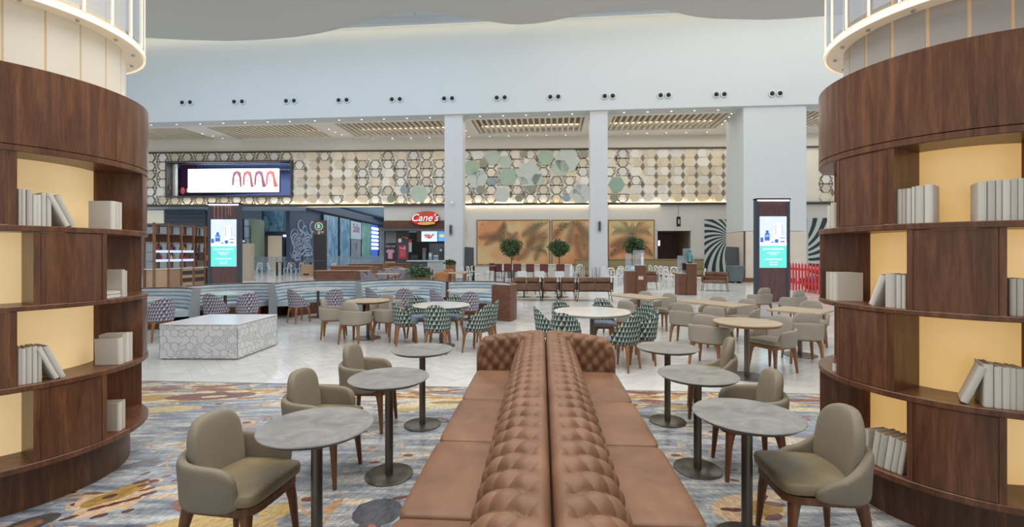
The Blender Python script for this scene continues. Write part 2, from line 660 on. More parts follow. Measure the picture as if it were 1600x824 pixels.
if b.v:
    stuff(b.build('floor_tiles_far', TILE, floor, recalc=False))

# ------------------------------------------------------------------ near ceiling with the wavy edge
CEIL = mat('grey_ceiling_paint', (204, 203, 200), .75, var=.02, vscale=.3)
WAVE = [(60, 52), (140, 56), (225, 59), (290, 62.5), (353, 64), (394, 63), (430, 60.5), (461, 58), (500, 52), (529, 45.5), (562, 36), (596, 26), (630, 20), (657, 18.6), (697, 20), (731, 27.7), (765, 33.7),
        (790, 37.5), (811, 38.5), (835, 37), (857, 34), (875, 30), (893, 26.7), (910, 22.5), (928, 19.6), (950, 16.5), (971, 15), (1000, 13.8), (1021, 14), (1040, 15.8), (1053, 18.5), (1070, 23), (1089, 26.7), (1115, 29), (1142, 30), (1195, 31), (1240, 29), (1284, 25.6), (1400, 18), (1560, 12)]
CZ = 6.75


def wave(z, push=0.0):
    pts = []
    for (x, y) in WAVE:
        Z = (CZ - H) * F / (HY - y) - push
        pts.append((px2(x, (CZ - H) * F / (HY - y)), Z))
    return pts


b = MB()
pts = wave(CZ)
b.prism(pts + [(16, 9), (16, -9), (-16, -9), (-16, 9)], CZ, CZ + .5)
lo = wave(CZ, .22)
b.prism(lo + [(15.9, 8.8), (15.9, -9), (-15.9, -9), (-15.9, 8.8)], CZ - .07, CZ - .002)
struct(b.build('ceiling', CEIL))

# ------------------------------------------------------------------ atrium front: beam, upper wall, columns
BT, BZ0 = .09, 27.15                                  # slope of the beam line in plan, its distance on the view axis
BR = -math.atan(BT)


def uB(px):
    a = (px - CX) / F
    Z = BZ0 / (1 + a * BT)
    return a * Z / cos(BR), Z


ZB = 10.06
zgroove = 11.85
b = MB()
ul, ur = -38, 38
b.box(ul, ur, 0, 1.0, ZB, zgroove)
struct(b.build('trim_2', WHITE_PAINT, loc=(0, BZ0, 0), rz=BR))
b = MB()
b.box(ul, ur, .06, 1.0, zgroove, 15.55)
struct(b.build('wall_upper', WHITE_PAINT, loc=(0, BZ0, 0), rz=BR))
b = MB()
b.box(ul, ur, -14, .1, 15.6, 15.8)
b.box(ul, ur, -.9, -.8, 15.2, 15.6)
struct(b.build('ceiling_upper', WHITE_PAINT, loc=(0, BZ0, 0), rz=BR))
# ceiling panel joints
for i, u in enumerate((-7.5, -5.6, -3.4, 3.2, 5.2, 7.4, 9.2)):
    struct(MB().box(u, u + .06, -10, -1, 15.57, 15.6).build('trim_%d' % (20 + i), mat('joint_grey', (190, 194, 198), .6), loc=(0, BZ0, 0), rz=BR))
COVE = emat('cove_light_strip', (255, 236, 200), 5)
tag(MB().box(ul + 2, ur - 2, -.5, -.42, 15.50, 15.56).build('cove_light', COVE, loc=(0, BZ0, 0), rz=BR), 'warm cove light strip along the top of the upper white wall', 'light')

def column(name, px0, px1, d, mtl, skirt=False, pxl=None):
    u0, _ = uB(px0)
    u1, _ = uB(px1)
    c = link(name, None, None, (0, BZ0, 0), BR)
    struct(c)
    if skirt:
        MB().box(u0, u1, .12, .12 + d, 2.92, ZB + .02, .01).build('shaft', mtl, c)
        MB().box(u0 - .005, u1 + .005, .10, .14 + d, .24, 2.90, .01).build('stone_cladding', mat('beige_stone_cladding', (214, 204, 192), .45, var=.06, vscale=2), c)
        MB().box(u0 - .02, u1 + .02, .08, .16 + d, 0, .24, .01).build('skirting', REDWOOD, c)
        MB().box(u0 - .012, u0 + .09, .07, .10, .24, 2.9).build('corner_trim', mat('corner_brown', (92, 68, 58), .5), c)
    else:
        MB().box(u0, u1, .15, .15 + d, 0, ZB + .02, .015).build('shaft', mtl, c)
        MB().box(u0 - .004, u1 + .06, .13, .17 + d, ZB - .12, ZB, .01).build('capital_trim', WARM_WHITE, c)
        MB().box(u0 - .02, u1 + .02, .12, .18 + d, 0, .16, .01).build('skirting', CHROME, c)
    return c


COLM = mat('column_stone', (206, 208, 212), .5, var=.05, vscale=3, bump=.05, bscale=30)
column('trim_3', 693.5, 722, .9, COLM)
column('trim_4', 922, 950, .9, COLM)
c3 = column('trim_5', 1163, 1262, 2.6, WHITE_PAINT, True)

def place_b(px, z, dy=0.0):
    u, Z = uB(px)
    return (u * cos(BR) - dy * sin(BR), BZ0 + u * sin(BR) + dy * cos(BR), z)


# round nozzles in pairs along the beam
def mk_nozzle():
    t = thing('air_nozzle', '', 'air nozzle')
    M = Matrix.Rotation(pi / 2, 4, 'X')
    q = MB().lathe([(.0, 0), (.20, 0), (.21, .02), (.19, .05), (.13, .06), (.12, .03), (0, .03)], 20)
    q.v = [tuple(M @ Vector(v)) for v in q.v]
    q.build('trim_ring', WHITE_PAINT, t, smooth=40)
    q = MB().sell((0, -.06, 0), (.115, .10, .115), 1, 1, 14, 8)
    q.build('nozzle_ball', BLACK, t, smooth=60)
    return t


NOZ = Proto(mk_nozzle)
px_n = [292, 373, 454, 536, 619, 700.5, 782.5, 866, 951, 1038, 1125, 1212]
for i, p in enumerate(px_n):
    zz = 1.69 + (HY - (160.5 - (p - 292) / 920 * 14)) * uB(p)[1] / F
    for s in (-1, 1):
        NOZ.put('%s nozzle of the %s pair from the left on the white beam' % ('left' if s < 0 else 'right', ORD[i]), place_b(p + s * 6.2, zz, -.01), BR, 'black air nozzles along the beam')

# ------------------------------------------------------------------ far wall plane
WT, WZ0 = .04, 33.0
WR = -math.atan(WT)


def uW(px):
    a = (px - CX) / F
    Z = WZ0 / (1 + a * WT)
    return a * Z / cos(WR)


def zW(px, py):
    a = (px - CX) / F
    return H + (HY - py) * (WZ0 / (1 + a * WT)) / F


WL = dict(loc=(0, WZ0, 0), rz=WR)


def place_w(px, py, dy=0.0):
    u = uW(px)
    return (u * cos(WR) - dy * sin(WR), WZ0 + u * sin(WR) + dy * cos(WR), zW(px, py))


HB, HT = 5.22, 9.16
wu0, wu1, wv0, wv1 = uW(264), uW(456), zW(360, 306.5), zW(360, 254.5)
HEXBACK = mat('cream_onyx_panel', (240, 234, 220), .55, var=.08, vscale=1.5)
b = MB()
b.box(-34, wu0, .0, .3, HB, HT)
b.box(wu1, 34, .0, .3, HB, HT)
b.box(wu0, wu1, .0, .3, HB, wv0)
b.box(wu0, wu1, .0, .3, wv1, HT)
hexwall = struct(b.build('wall_back', HEXBACK, **WL))
b = MB()
b.box(-34, 34, -.06, .3, HT, ZB + .3)
struct(b.build('trim_6', WARM_WHITE, **WL))
b = MB()
b.box(-34, 34, -.20, .02, HT - .05, HT + .03)
struct(b.build('trim_7', mat('dark_bronze_edge', (74, 66, 58), .5), **WL))
b = MB()
b.box(-34, 34, -.22, -.16, HB - .10, HB + .04)
b.box(-34, 34, -.22, .02, HB - .12, HB - .09)
struct(b.build('trim_8', mat('dark_bronze_edge', (74, 66, 58), .5), **WL))
STRIP = emat('warm_led_strip', (255, 232, 190), 26)
for (a_, c_) in ((240, 690), (725, 920), (950, 1146)):
    u0, u1 = uW(a_), uW(c_)
    tag(MB().box(u0, u1, -.13, -.08, HB - .06, HB - .03).build('led_strip', STRIP, **WL),
        'warm light strip under the hexagon wall, %s' % {240: 'left of the first column', 725: 'between the two slim columns', 950: 'right of the second slim column'}[a_], 'light strip')
for (a_, c_) in ((727, 920), (951, 1030)):
    u0, u1 = uW(a_), uW(c_)
    tag(MB().box(u0, u1, -.16, -.12, HB - .17, HB - .13).build('led_strip', emat('warm_down_strip', (255, 232, 190), 10), **WL),
        'warm downward light strip above the orange murals, %s' % {727: 'between the two columns', 951: 'by the doorway'}[a_], 'light strip')

# hexagon tiles ------------------------------------------------------
HEXM = []
for i, c in enumerate([(236, 226, 206), (226, 212, 186), (232, 218, 194), (242, 238, 228), (218, 206, 184), (226, 224, 218)]):
    HEXM.append(mat('hexagon_stone_%d' % i, c, .5, var=.10, vscale=3.5))
GREEN = [mat('hexagon_green_%d' % i, c, .45, var=.14, vscale=1.8) for i, c in enumerate([(166, 190, 168), (186, 200, 186), (200, 208, 202), (150, 178, 160), (150, 166, 180), (150, 152, 132)])]
LINE = mat('dark_lattice', (84, 74, 62), .5, .3)
CW = 20.4 * WZ0 / F
RH = (HT - HB - .1) / 6
meshes = {}


def hexmesh(hw, fw, hh, th, m):
    key = (round(hw, 3), round(fw, 3), round(hh, 3), round(th, 3), m.name)
    if key not in meshes:
        q = MB()
        poly = [(-hw, 0), (-fw, -hh), (fw, -hh), (hw, 0), (fw, hh), (-fw, hh)]
        q.vprism(poly, -th, 0)
        o = q.build('hexagon_tile', m)
        meshes[key] = o.data
        bpy.data.objects.remove(o)
    return meshes[key]


tiles = []
gaps = []
latt = MB()


def bar(x0, z0, x1, z1, wd=.011, y=-.05):
    L = hypot(x1 - x0, z1 - z0)
    nx, nz = -(z1 - z0) / L * wd, (x1 - x0) / L * wd
    latt.vprism([(x0 + nx, z0 + nz), (x0 - nx, z0 - nz), (x1 - nx, z1 - nz), (x1 + nx, z1 + nz)], y, -.002)


def zone(px, row):
    if px < 446:
        return 0.04
    if px < 560:
        return .85
    if px < 640:
        return .30
    if px < 730:
        return .25
    if px < 920:
        return .45
    if px < 985:
        return .45
    if px < 1150:
        return .95
    return .1


hr = random.Random(5)
ncol = int((uW(1290) - uW(226)) / CW) + 1
umin = uW(226)
for i in range(ncol):
    u = umin + (i + .5) * CW
    px = 800 + 711 * (u / WZ0)
    for r in range(6):
        z = HB + .05 + (r + .5) * RH
        if wu0 - .3 < u < wu1 + .3 and wv0 - .25 < z < wv1 + .25:
            continue
        if 1150 < px < 1262:
            continue
        if hr.random() < zone(px, r):
            m = hr.choice(HEXM)
            tiles.append((u, z, CW * .485, CW * .27, RH * .485, .06, m, 0))
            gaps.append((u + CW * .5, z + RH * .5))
            if hr.random() < .75:
                d = hr.choice((-1, 1, 1)) * CW * .13
                tiles.append((u + d, z, RH * .53, RH * .28, RH * .46, .04, hr.choice(HEXM), -.06))
        else:
            hw, fw, hh = RH * .54, RH * .27, RH * .47
            tiles.append((u, z, hw, fw, hh, .03, hr.choice(HEXM[3:] + HEXM[:1]), 0))
            P = [(u - hw, z), (u - fw, z - hh), (u + fw, z - hh), (u + hw, z), (u + fw, z + hh), (u - fw, z + hh)]
            for a_ in range(6):
                bar(*P[a_], *P[(a_ + 1) % 6])
            e = CW * .5
            up = (i + r) % 2
            zs = z + (hh if up else -hh)              # six-rayed stars between neighbouring hexagons
            for s_ in (-1, 1):
                bar(u + s_ * hw, z, u + s_ * e, zs)
                bar(u + s_ * fw, zs, u + s_ * e, zs)
                bar(u + s_ * fw, 2 * z - zs, u + s_ * e, z + (z - zs) * .1)
for (px, py, rp, g) in [(736, 263, 13, 0), (770, 246, 13, 1), (746, 279, 17, 2), (794, 277, 15, 0), (784, 305, 13, 2), (853, 247, 13, 0), (886, 248, 20, 2), (875, 263, 14, 1), (963, 289, 13, 3), (907, 303, 17, 2), (826, 273, 21, 2),
                        (770, 284, 6.5, 4), (912, 241, 6.5, 5), (818, 241, 6, 5), (885, 310, 6.5, 4), (811, 310, 6.5, 5), (830, 296, 6.5, 5), (959, 309, 7, 5), (632, 297, 6.5, 4), (655, 303, 15, 1), (612, 311, 7, 5), (751, 297, 7, 5), (756, 256, 7, 5), (790, 254, 11, 1), (840, 281, 10, 1)]:
    R_ = rp * WZ0 / F
    tiles.append((uW(px), zW(px, py), R_, R_ * .5, R_ * .866, .05, GREEN[g], -.10 if rp < 8 else -.06))
tiles.sort(key=lambda t: -t[2] * t[4])
restb = {}
for n_, (u, z, hw, fw, hh, th, m, y) in enumerate(tiles):
    zc = min(max(z, HB + hh * .98), HT - hh * .98 - .04)
    if n_ < 298:
        o = bpy.data.objects.new('hexagon_tile', hexmesh(hw, fw, hh, th, m))
        COL.objects.link(o)
        o.parent = hexwall
        o.location = (u, y, zc)
    else:
        q = restb.setdefault(m.name, (MB(), m))[0]
        q.vprism([(u - hw, zc), (u - fw, zc - hh), (u + fw, zc - hh), (u + hw, zc), (u + fw, zc + hh), (u - fw, zc + hh)], y - th, y)
# remaining small tiles: one part carrying several stone tones
allb = MB()
mats_, idx = [], []
for nm, (q, m) in restb.items():
    mats_.append(m)
    k0 = len(allb.f)
    allb.add(q.v, q.f)
    idx += [len(mats_) - 1] * (len(allb.f) - k0)
if mats_:
    o = stuff(allb.build('hexagon_tiles_small', mats_, hexwall, recalc=False))
    for p_, i_ in zip(o.data.polygons, idx):
        p_.material_index = i_
gp = MB()  # dark diamonds between the tiles: shade of the gaps put into colour
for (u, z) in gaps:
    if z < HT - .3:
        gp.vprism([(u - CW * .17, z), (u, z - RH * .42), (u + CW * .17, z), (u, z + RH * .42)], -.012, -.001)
stuff(gp.build('gap_shade_diamonds', mat('gap_shade_brown', (142, 130, 116), .6), hexwall, recalc=False))
stuff(latt.build('lattice_lines', LINE, hexwall, recalc=False))
# drawn bare branches on the pale green hexagons
br_ = MB()


def branch(x, z, a, L, wd, d):
    x1, z1 = x + cos(a) * L, z + sin(a) * L
    nx, nz = -sin(a) * wd, cos(a) * wd
    br_.vprism([(x + nx, z + nz), (x - nx, z - nz), (x1 - nx * .6, z1 - nz * .6), (x1 + nx * .6, z1 + nz * .6)], -.128, -.112)
    if d:
        for da in (-.45, .1, .55):
            branch(x1, z1, a + da + hr.uniform(-.12, .12), L * hr.uniform(.55, .75), wd * .65, d - 1)


for (px, py, a) in ((745, 290, 1.5), (806, 296, .8), (912, 312, 2.2)):
    branch(uW(px), zW(px, py), a, .45, .014, 3)
stuff(br_.build('branch_drawing', mat('branch_grey', (128, 144, 138), .6), hexwall, recalc=False))

# ------------------------------------------------------------------ soffit with slatted coffers between beam and far wall
SOF = mat('soffit_white', (232, 228, 222), .65, var=.02)
sof = MB()
topb = MB()
cof = [(-29.5, -22.3), (-20.6, -13.4), (-11.7, -4.6), (-2.75, 4.4), (6.15, 13.3), (15.0, 22.0)]
CY0, CY1 = 1.35, 4.75
sof.box(-36, 36, 1.0, CY0, ZB, ZB + .25)
sof.box(-36, 36, CY1, 8.2, ZB, ZB + .25)
prev = -36
for (a_, c_) in cof:
    sof.box(prev, a_, CY0, CY1, ZB, ZB + .25)
    prev = c_
sof.box(prev, 36, CY0, CY1, ZB, ZB + .25)
for (a_, c_) in cof:                                   # recess sides and top
    sof.box(a_ - .05, a_, CY0, CY1, ZB + .2, ZB + .9)
    sof.box(c_, c_ + .05, CY0, CY1, ZB + .2, ZB + .9)
    sof.box(a_, c_, CY0 - .05, CY0, ZB + .2, ZB + .9)
    sof.box(a_, c_, CY1, CY1 + .05, ZB + .2, ZB + .9)
    topb.box(a_, c_, CY0, CY1, ZB + .55, ZB + .6)
soffit = struct(sof.build('ceiling_soffit', SOF, loc=(0, BZ0, 0), rz=BR))
topb.build('coffer_top', mat('coffer_taupe', (150, 136, 116), .7), soffit)
SLAT = mat('pale_slat', (234, 226, 210), .6, var=.04)
slm = MB().box(-.055, .055, CY0 + .12, CY1 - .02, ZB + .05, ZB + .17).build('ceiling_slat', SLAT, soffit)
fs = True
for (a_, c_) in cof:
    nsl = 19
    for i in range(nsl):
        u = a_ + (c_ - a_) * (i + .5) / nsl
        o = slm if fs else slm.copy()
        if not fs:
            COL.objects.link(o)
        fs = False
        o.location = (u, 0, 0)
COFL = emat('coffer_light', (255, 238, 205), 1.6)
for i, (a_, c_) in enumerate(cof):
    tag(MB().box(a_ + .2, c_ - .2, CY1 - .10, CY1 - .04, ZB + .50, ZB + .54).build('coffer_light', COFL, loc=(0, BZ0, 0), rz=BR),
        'light strip along the back edge of the %s slatted ceiling coffer from the left' % ORD[i], 'light strip')


def mk_down():
    t = thing('downlight', '', 'downlight')
    MB().lathe([(.06, .0), (.10, -.012), (.115, .004)], 14).build('trim_ring', CHROME, t, smooth=50)
    MB().lathe([(0, -.004), (.06, -.004), (.06, .004), (0, .004)], 14).build('lamp_lens', emat('downlight_lens', (255, 244, 225), 2.2), t)
    return t


DOWN = Proto(mk_down)


def put_down(px, py, row, i):
    dy = {'front': .62, 'rear': CY1 + .7, 'cross': 1.4 + (py - 189) / 25 * 3.2}[row]
    u_, Z_ = uB(px)
    Z = Z_ + dy
    x_ = px2(px, Z)
    DOWN.put('%s downlight from the left in the %s row of the white soffit' % (ORD[i], row), (x_, Z, ZB - .001), 0, 'recessed downlights in the soffit')


for i, p in enumerate((236, 276, 313, 349, 383, 418, 453, 492, 530, 565, 600, 636, 672, 750, 786, 822, 858, 894, 975, 1012, 1049, 1085, 1122)):
    put_down(p, 187.5 - (p - 236) * .0115 - 1.2, 'front', i)
for i, p in enumerate((255, 284, 312, 341, 372, 404, 433, 462, 491, 520, 552, 583, 613, 642, 671, 733, 765, 795, 824, 854, 884, 981, 1011, 1041, 1072, 1105, 1140)):
    put_down(p, 223.0 - (p - 255) * .0085, 'rear', i)
for i, (p, y) in enumerate(((316, 202), (333, 208), (348, 213), (514, 199), (524, 205), (534, 211), (728, 208), (1128, 206), (1133, 200), (1139, 194), (1143, 189))):
    put_down(p, y, 'cross', i)
# ------------------------------------------------------------------ round bookcases
GLOW = {}


def glow_mat(name, rgb, s):
    k = NT(name)
    v = k.coord('Object')
    n = k.noise(v, 2.0, 2, .5)
    c = lin(rgb)
    col = k.mix(n, tuple(x * .72 for x in c[:3]) + (1,), tuple(min(1, x * 1.15) for x in c[:3]) + (1,))
    return k.fin(lin((236, 214, 170)), .25, emis=col, es=s, spec=.4)


GLOW_L = glow_mat('backlit_cream_panel', (226, 194, 140), .62)
GLOW_R = glow_mat('backlit_amber_panel', (216, 170, 98), .66)
Z_BOARD = [(.290, .331), (.801, .839), (1.316, 1.348), (1.826, 1.864), (2.330, 2.372)]
COVER = [mat('book_cover_%d' % i, c, .55, var=.04, vscale=20) for i, c in enumerate([(212, 208, 197), (218, 214, 203), (202, 197, 185), (224, 221, 212)])]
PAGES = mat('book_pages', (150, 128, 100), .8, var=.2, vscale=60)


class Drum:
    def __init__(s, side, c, R, ri, rp, glow, row1, row2, door_deg):
        s.c, s.R, s.ri, s.side = c, R, ri, side
        t = thing('round_bookcase', {'left': 'round walnut bookcase with cream lit niches around the left column', 'right': 'round walnut bookcase with amber lit niches around the right column'}[side], 'bookcase', (c[0], c[1], 0))
        s.t = t
        MB().ringlathe([(ri * .6, 0), (rp, 0), (rp, .289), (ri * .6, .289)], 0, 2 * pi, 72).build('plinth', WALNUT_D, t, smooth=40)
        for (z0, z1) in Z_BOARD:
            MB().ringlathe([(ri * .9, z0), (R - .004, z0), (R, z0 + .004), (R, z1 - .004), (R - .004, z1), (ri * .9, z1)], 0, 2 * pi, 96).build('shelf_board', WALNUT, t, smooth=40)
        seam = row1[2]
        for q in range(4):
            a0 = rad(seam + 90 * q + .12)
            a1 = rad(seam + 90 * q + 89.88)
            MB().ringlathe([(R - .03, 2.376), (R, 2.376), (R, 2.882), (R - .03, 2.882)], a0, a1, 28).build('top_panel', WALNUT, t, smooth=40)
        MB().ringlathe([(ri, 2.374), (R - .032, 2.374), (R - .032, 2.872), (ri, 2.872)], 0, 2 * pi, 48).build('top_core', WALNUT_D, t, smooth=40)
        for r in range(4):
            z0, z1 = Z_BOARD[r][1] + .0005, Z_BOARD[r + 1][0] - .0005
            MB().ringlathe([(ri - .03, z0), (ri, z0), (ri, z1), (ri - .03, z1)], 0, 2 * pi, 72).build('lit_back_panel', glow, t, smooth=40)
            op, do = (row2 if r in (0, 2) else row1)[:2]      # r counts from the floor
            for q in range(4):
                for (a, b_) in ((op[1], do[0]), (do[1], op[0] + 90)):
                    a0, a1 = rad(a + 90 * q + .05), rad(b_ + 90 * q - .05)
                    MB().ringlathe([(ri, z0), (R - .006, z0), (R - .006, z1), (ri, z1)], a0, a1, 3).build('divider', WALNUT, t)
                a0, a1 = rad(do[0] + 90 * q + .15), rad(do[1] + 90 * q - .15)
                MB().ringlathe([(R - .03, z0 + .003), (R - .008, z0 + .003), (R - .008, z1 - .003), (R - .03, z1 - .003)], a0, a1, 10).build('door', WALNUT, t, smooth=40)

    def ang(s, px, r):
        a = (px - CX) / F
        A, B = 1 + a * a, -2 * (a * s.c[0] + s.c[1])
        C = s.c[0] ** 2 + s.c[1] ** 2 - r * r
        D = max(B * B - 4 * A * C, 0)
        Z = (-B - sqrt(D)) / (2 * A)
        return atan2(Z - s.c[1], a * Z - s.c[0])


DL = Drum('left', (-3.784, 3.392), .839, .52, .719, GLOW_L, ((-38.1, 22.7), (25.2, 49.6), -.3), ((-5.0, 56.7), (59.1, 82.6), 0), 24)
# right-hand drum: angles measured the other way round
DR = Drum('right', (3.01, 3.106), .761, .45, .605, GLOW_R, ((205.9, 265.5), (267.7, 293.4), 178.0), ((242.0, 300.6), (302.9, 329.6), 0), 26)


def book_mesh(w, d, h, m):
    """spine on +x side, thickness along y, stands on z=0"""
    c = MB()
    c.box(-d, 0, -w / 2, -w / 2 + .003, 0, h, .001)
    c.box(-d, 0, w / 2 - .003, w / 2, 0, h, .001)
    n = 5
    for i in range(n):                                  # rounded spine
        a0, a1 = -pi / 2 + pi * i / n, -pi / 2 + pi * (i + 1) / n
        c.prism([(cos(a0) * w * .28, sin(a0) * w / 2), (cos(a1) * w * .28, sin(a1) * w / 2), (cos(a1) * w * .2 - .004, sin(a1) * w * .42), (cos(a0) * w * .2 - .004, sin(a0) * w * .42)], 0, h)
    p = MB().box(-d + .006, -.002, -w / 2 + .0032, w / 2 - .0032, .004, h - .004)
    return c, p


bookset = {}


def book(drum, th, r, z, w, d, h, lean, label, face=0.0):
    key = (round(w, 3), round(d, 3), round(h, 3))
    if key not in bookset:
        c, p = book_mesh(w, d, h, None)
        m = COVER[len(bookset) % 4]
        t = thing('book', label, 'book')
        c.build('cover', m, t, smooth=30)
        p.build('page_block', PAGES, t)
        bookset[key] = t
        KIDS[t] = [(x, []) for x in t.children]
    else:
        t = copy_tree(bookset[key], label, (0, 0, 0), 0)
    t['group'] = 'blank pale books in the %s round bookcase' % drum.side
    yaw = th + face
    M = Matrix.Translation((drum.c[0] + r * cos(th), drum.c[1] + r * sin(th), z)) @ Matrix.Rotation(yaw, 4, 'Z')
    if abs(lean) > 1e-4:
        # rotate about the outer-bottom edge so that the book stays on the board
        sgn = 1 if lean > 0 else -1
        M = M @ Matrix.Translation((0, sgn * -w / 2, 0)) @ Matrix.Rotation(lean, 4, 'X') @ Matrix.Translation((0, sgn * w / 2, 0))
    t.rotation_mode = 'XYZ'
    t.matrix_world = M
    t.location = M.to_translation()
    t.rotation_euler = M.to_euler()
    return t


def book_run(drum, row, edges, heights, where, lean=None, setback=.05, dep=.16):
    """edges in image columns at the spine line; books stand side by side"""
    z = Z_BOARD[row][1] + .001
    r = drum.R - setback
    n = len(edges) - 1
    for i in range(n):
        a0, a1 = drum.ang(edges[i], r), drum.ang(edges[i + 1], r)
        d = (a1 - a0 + pi) % (2 * pi) - pi
        w = max(.014, min(.06, abs(d) * r * .97))
        th = a0 + d / 2
        h = heights[i % len(heights)]
        w = round(w / .004) * .004
        ln = lean[i] if lean else 0
        book(drum, th, r, z, max(w - .001, .013), dep, h, ln, '%s book from the left %s' % (ORD[i], where))


S = 'in the %s, %s shelf, left bookcase'
book_run(DL, 3, [28.6, 32.8, 40.8, 51.3, 57.8, 64.2, 72.8, 80.6], [.235, .235, .233, .205, .205, .222, .222], S % ('upright row', 'top lit'))
book_run(DL, 3, [101, 110, 120], [.225, .222], S % ('leaning pair', 'top lit'), [.42, .42], .05)
book_run(DL, 3, [172, 180, 185.5, 190], [.21, .21, .208], S % ('cluster by the divider', 'top lit'), None, .04)
book_run(DL, 2, [190, 194.5, 198], [.21, .2], S % ('pale pair by the door', 'second'), None, .05)
for i, (w, hh) in enumerate(((.13, .028), (.125, .024))):   # two books lying flat beside them
    q = thing('book', '%s of two pale books lying flat on the second shelf of the left bookcase' % ('lower', 'upper')[i], 'book')
    q['group'] = 'blank pale books in the left round bookcase'
    MB().box(-.09, .09, -w / 2, w / 2, 0, .003).box(-.09, .09, -w / 2, w / 2, hh - .003, hh).box(.087, .09, -w / 2, w / 2, 0, hh).build('cover', COVER[3], q)
    MB().box(-.086, .086, -w / 2 + .004, w / 2 - .004, .0032, hh - .0032).build('page_block', PAGES, q)
    a = rad(2)
    q.location = (DL.c[0] + .70 * cos(a), DL.c[1] + .70 * sin(a), 1.349 + (.0285 if i else 0))
    q.rotation_euler = (0, 0, a)
book_run(DL, 1, [28.6, 32, 40.5, 50, 59, 65.5], [.235, .232, .236, .238, .232], S % ('upright row', 'third'))
book_run(DL, 1, [84, 93.5, 103.5], [.235, .24], S % ('leaning pair', 'third'), [.38, .38], .05)
book_run(DL, 1, [184, 192, 196, 201, 206], [.20, .222, .225, .222], S % ('cluster at the right end', 'third'), [.04, .04, 0, 0], .04)
book_run(DL, 0, [183, 190, 195], [.215, .22], S % ('pale pair', 'lowest'), None, .05)
S = 'in the %s, %s shelf, right bookcase'
book_run(DR, 3, [1294, 1300, 1306], [.165, .185], S % ('pair by the door', 'top lit'), [-.1, 0], .05)
book_run(DR, 3, [1402, 1409, 1415.5, 1424, 1430, 1444, 1459], [.213, .213, .213, .22, .222, .225], S % ('left upright row', 'top lit'))
book_run(DR, 3, [1527, 1542.5, 1555.5, 1565.8, 1579, 1590, 1600, 1611], [.218, .22, .222, .221, .222, .225, .226], S % ('right upright row', 'top lit'))
book_run(DR, 2, [1293, 1298, 1303, 1309], [.2, .2, .2], S % ('left cluster', 'second'), None, .04)
book_run(DR, 2, [1357, 1367], [.205], 'leaning against the short row, second shelf, right bookcase', [-.36], .05)
book_run(DR, 2, [1383, 1400, 1409, 1416], [.21, .205, .205], S % ('short upright row', 'second'), None, .05)
book_run(DR, 2, [1577, 1588, 1600, 1612], [.2, .2, .2], S % ('row at the far right', 'second'))
book_run(DR, 1, [1302, 1306.5], [.05], 'standing small beside the door, third shelf, right bookcase', None, .05, .1)
book_run(DR, 1, [1499, 1514], [.225], 'leaning on the row, third shelf, right bookcase', [-.34], .05)
book_run(DR, 1, [1536, 1552.5, 1566, 1578.5, 1587.5, 1600, 1612], [.235, .225, .225, .222, .222, .22], S % ('upright row', 'third'))
book_run(DR, 0, [1347, 1352, 1356], [.2, .2], S % ('pair behind the armchair', 'lowest'), [-.05, -.05], .06)
book_run(DR, 0, [1360, 1369.5, 1380.5, 1391.5, 1401.5, 1410], [.215, .21, .212, .208, .205], S % ('tilted row', 'lowest'), [-.14, -.14, -.14, -.14, -.14], .05)

# drum lamps above the bookcases -------------------------------------
def glass_mat(name, rgb, alpha, es, ergb):
    k = NT(name)
    v = k.coord('Object')
    n = k.noise(v, 1.3, 2)
    c = lin(rgb)
    col = k.mix(n, tuple(x * .93 for x in c[:3]) + (1,), c)
    return k.fin(col, .18, emis=lin(ergb), es=es, alpha=alpha, spec=.6)


FROST_L = glass_mat('warm_frosted_panel', (232, 226, 212), 1, .10, (255, 228, 186))
FROST_R = glass_mat('grey_frosted_panel', (176, 172, 168), 1, .03, (255, 228, 186))
STRIPM_L = glass_mat('cream_joint_strip', (226, 200, 160), 1, .05, (255, 214, 160))
STRIPM_R = glass_mat('peach_joint_strip', (222, 190, 150), 1, .10, (255, 214, 160))
RINGM = glass_mat('lit_ring', (250, 238, 220), 1, .16, (255, 226, 184))
CLEAR = glass_mat('thin_clear_glass', (200, 212, 224), .35, .0, (255, 230, 200))
EDGEG = glass_mat('glowing_glass_edge', (255, 246, 232), 1, .40, (255, 238, 210))


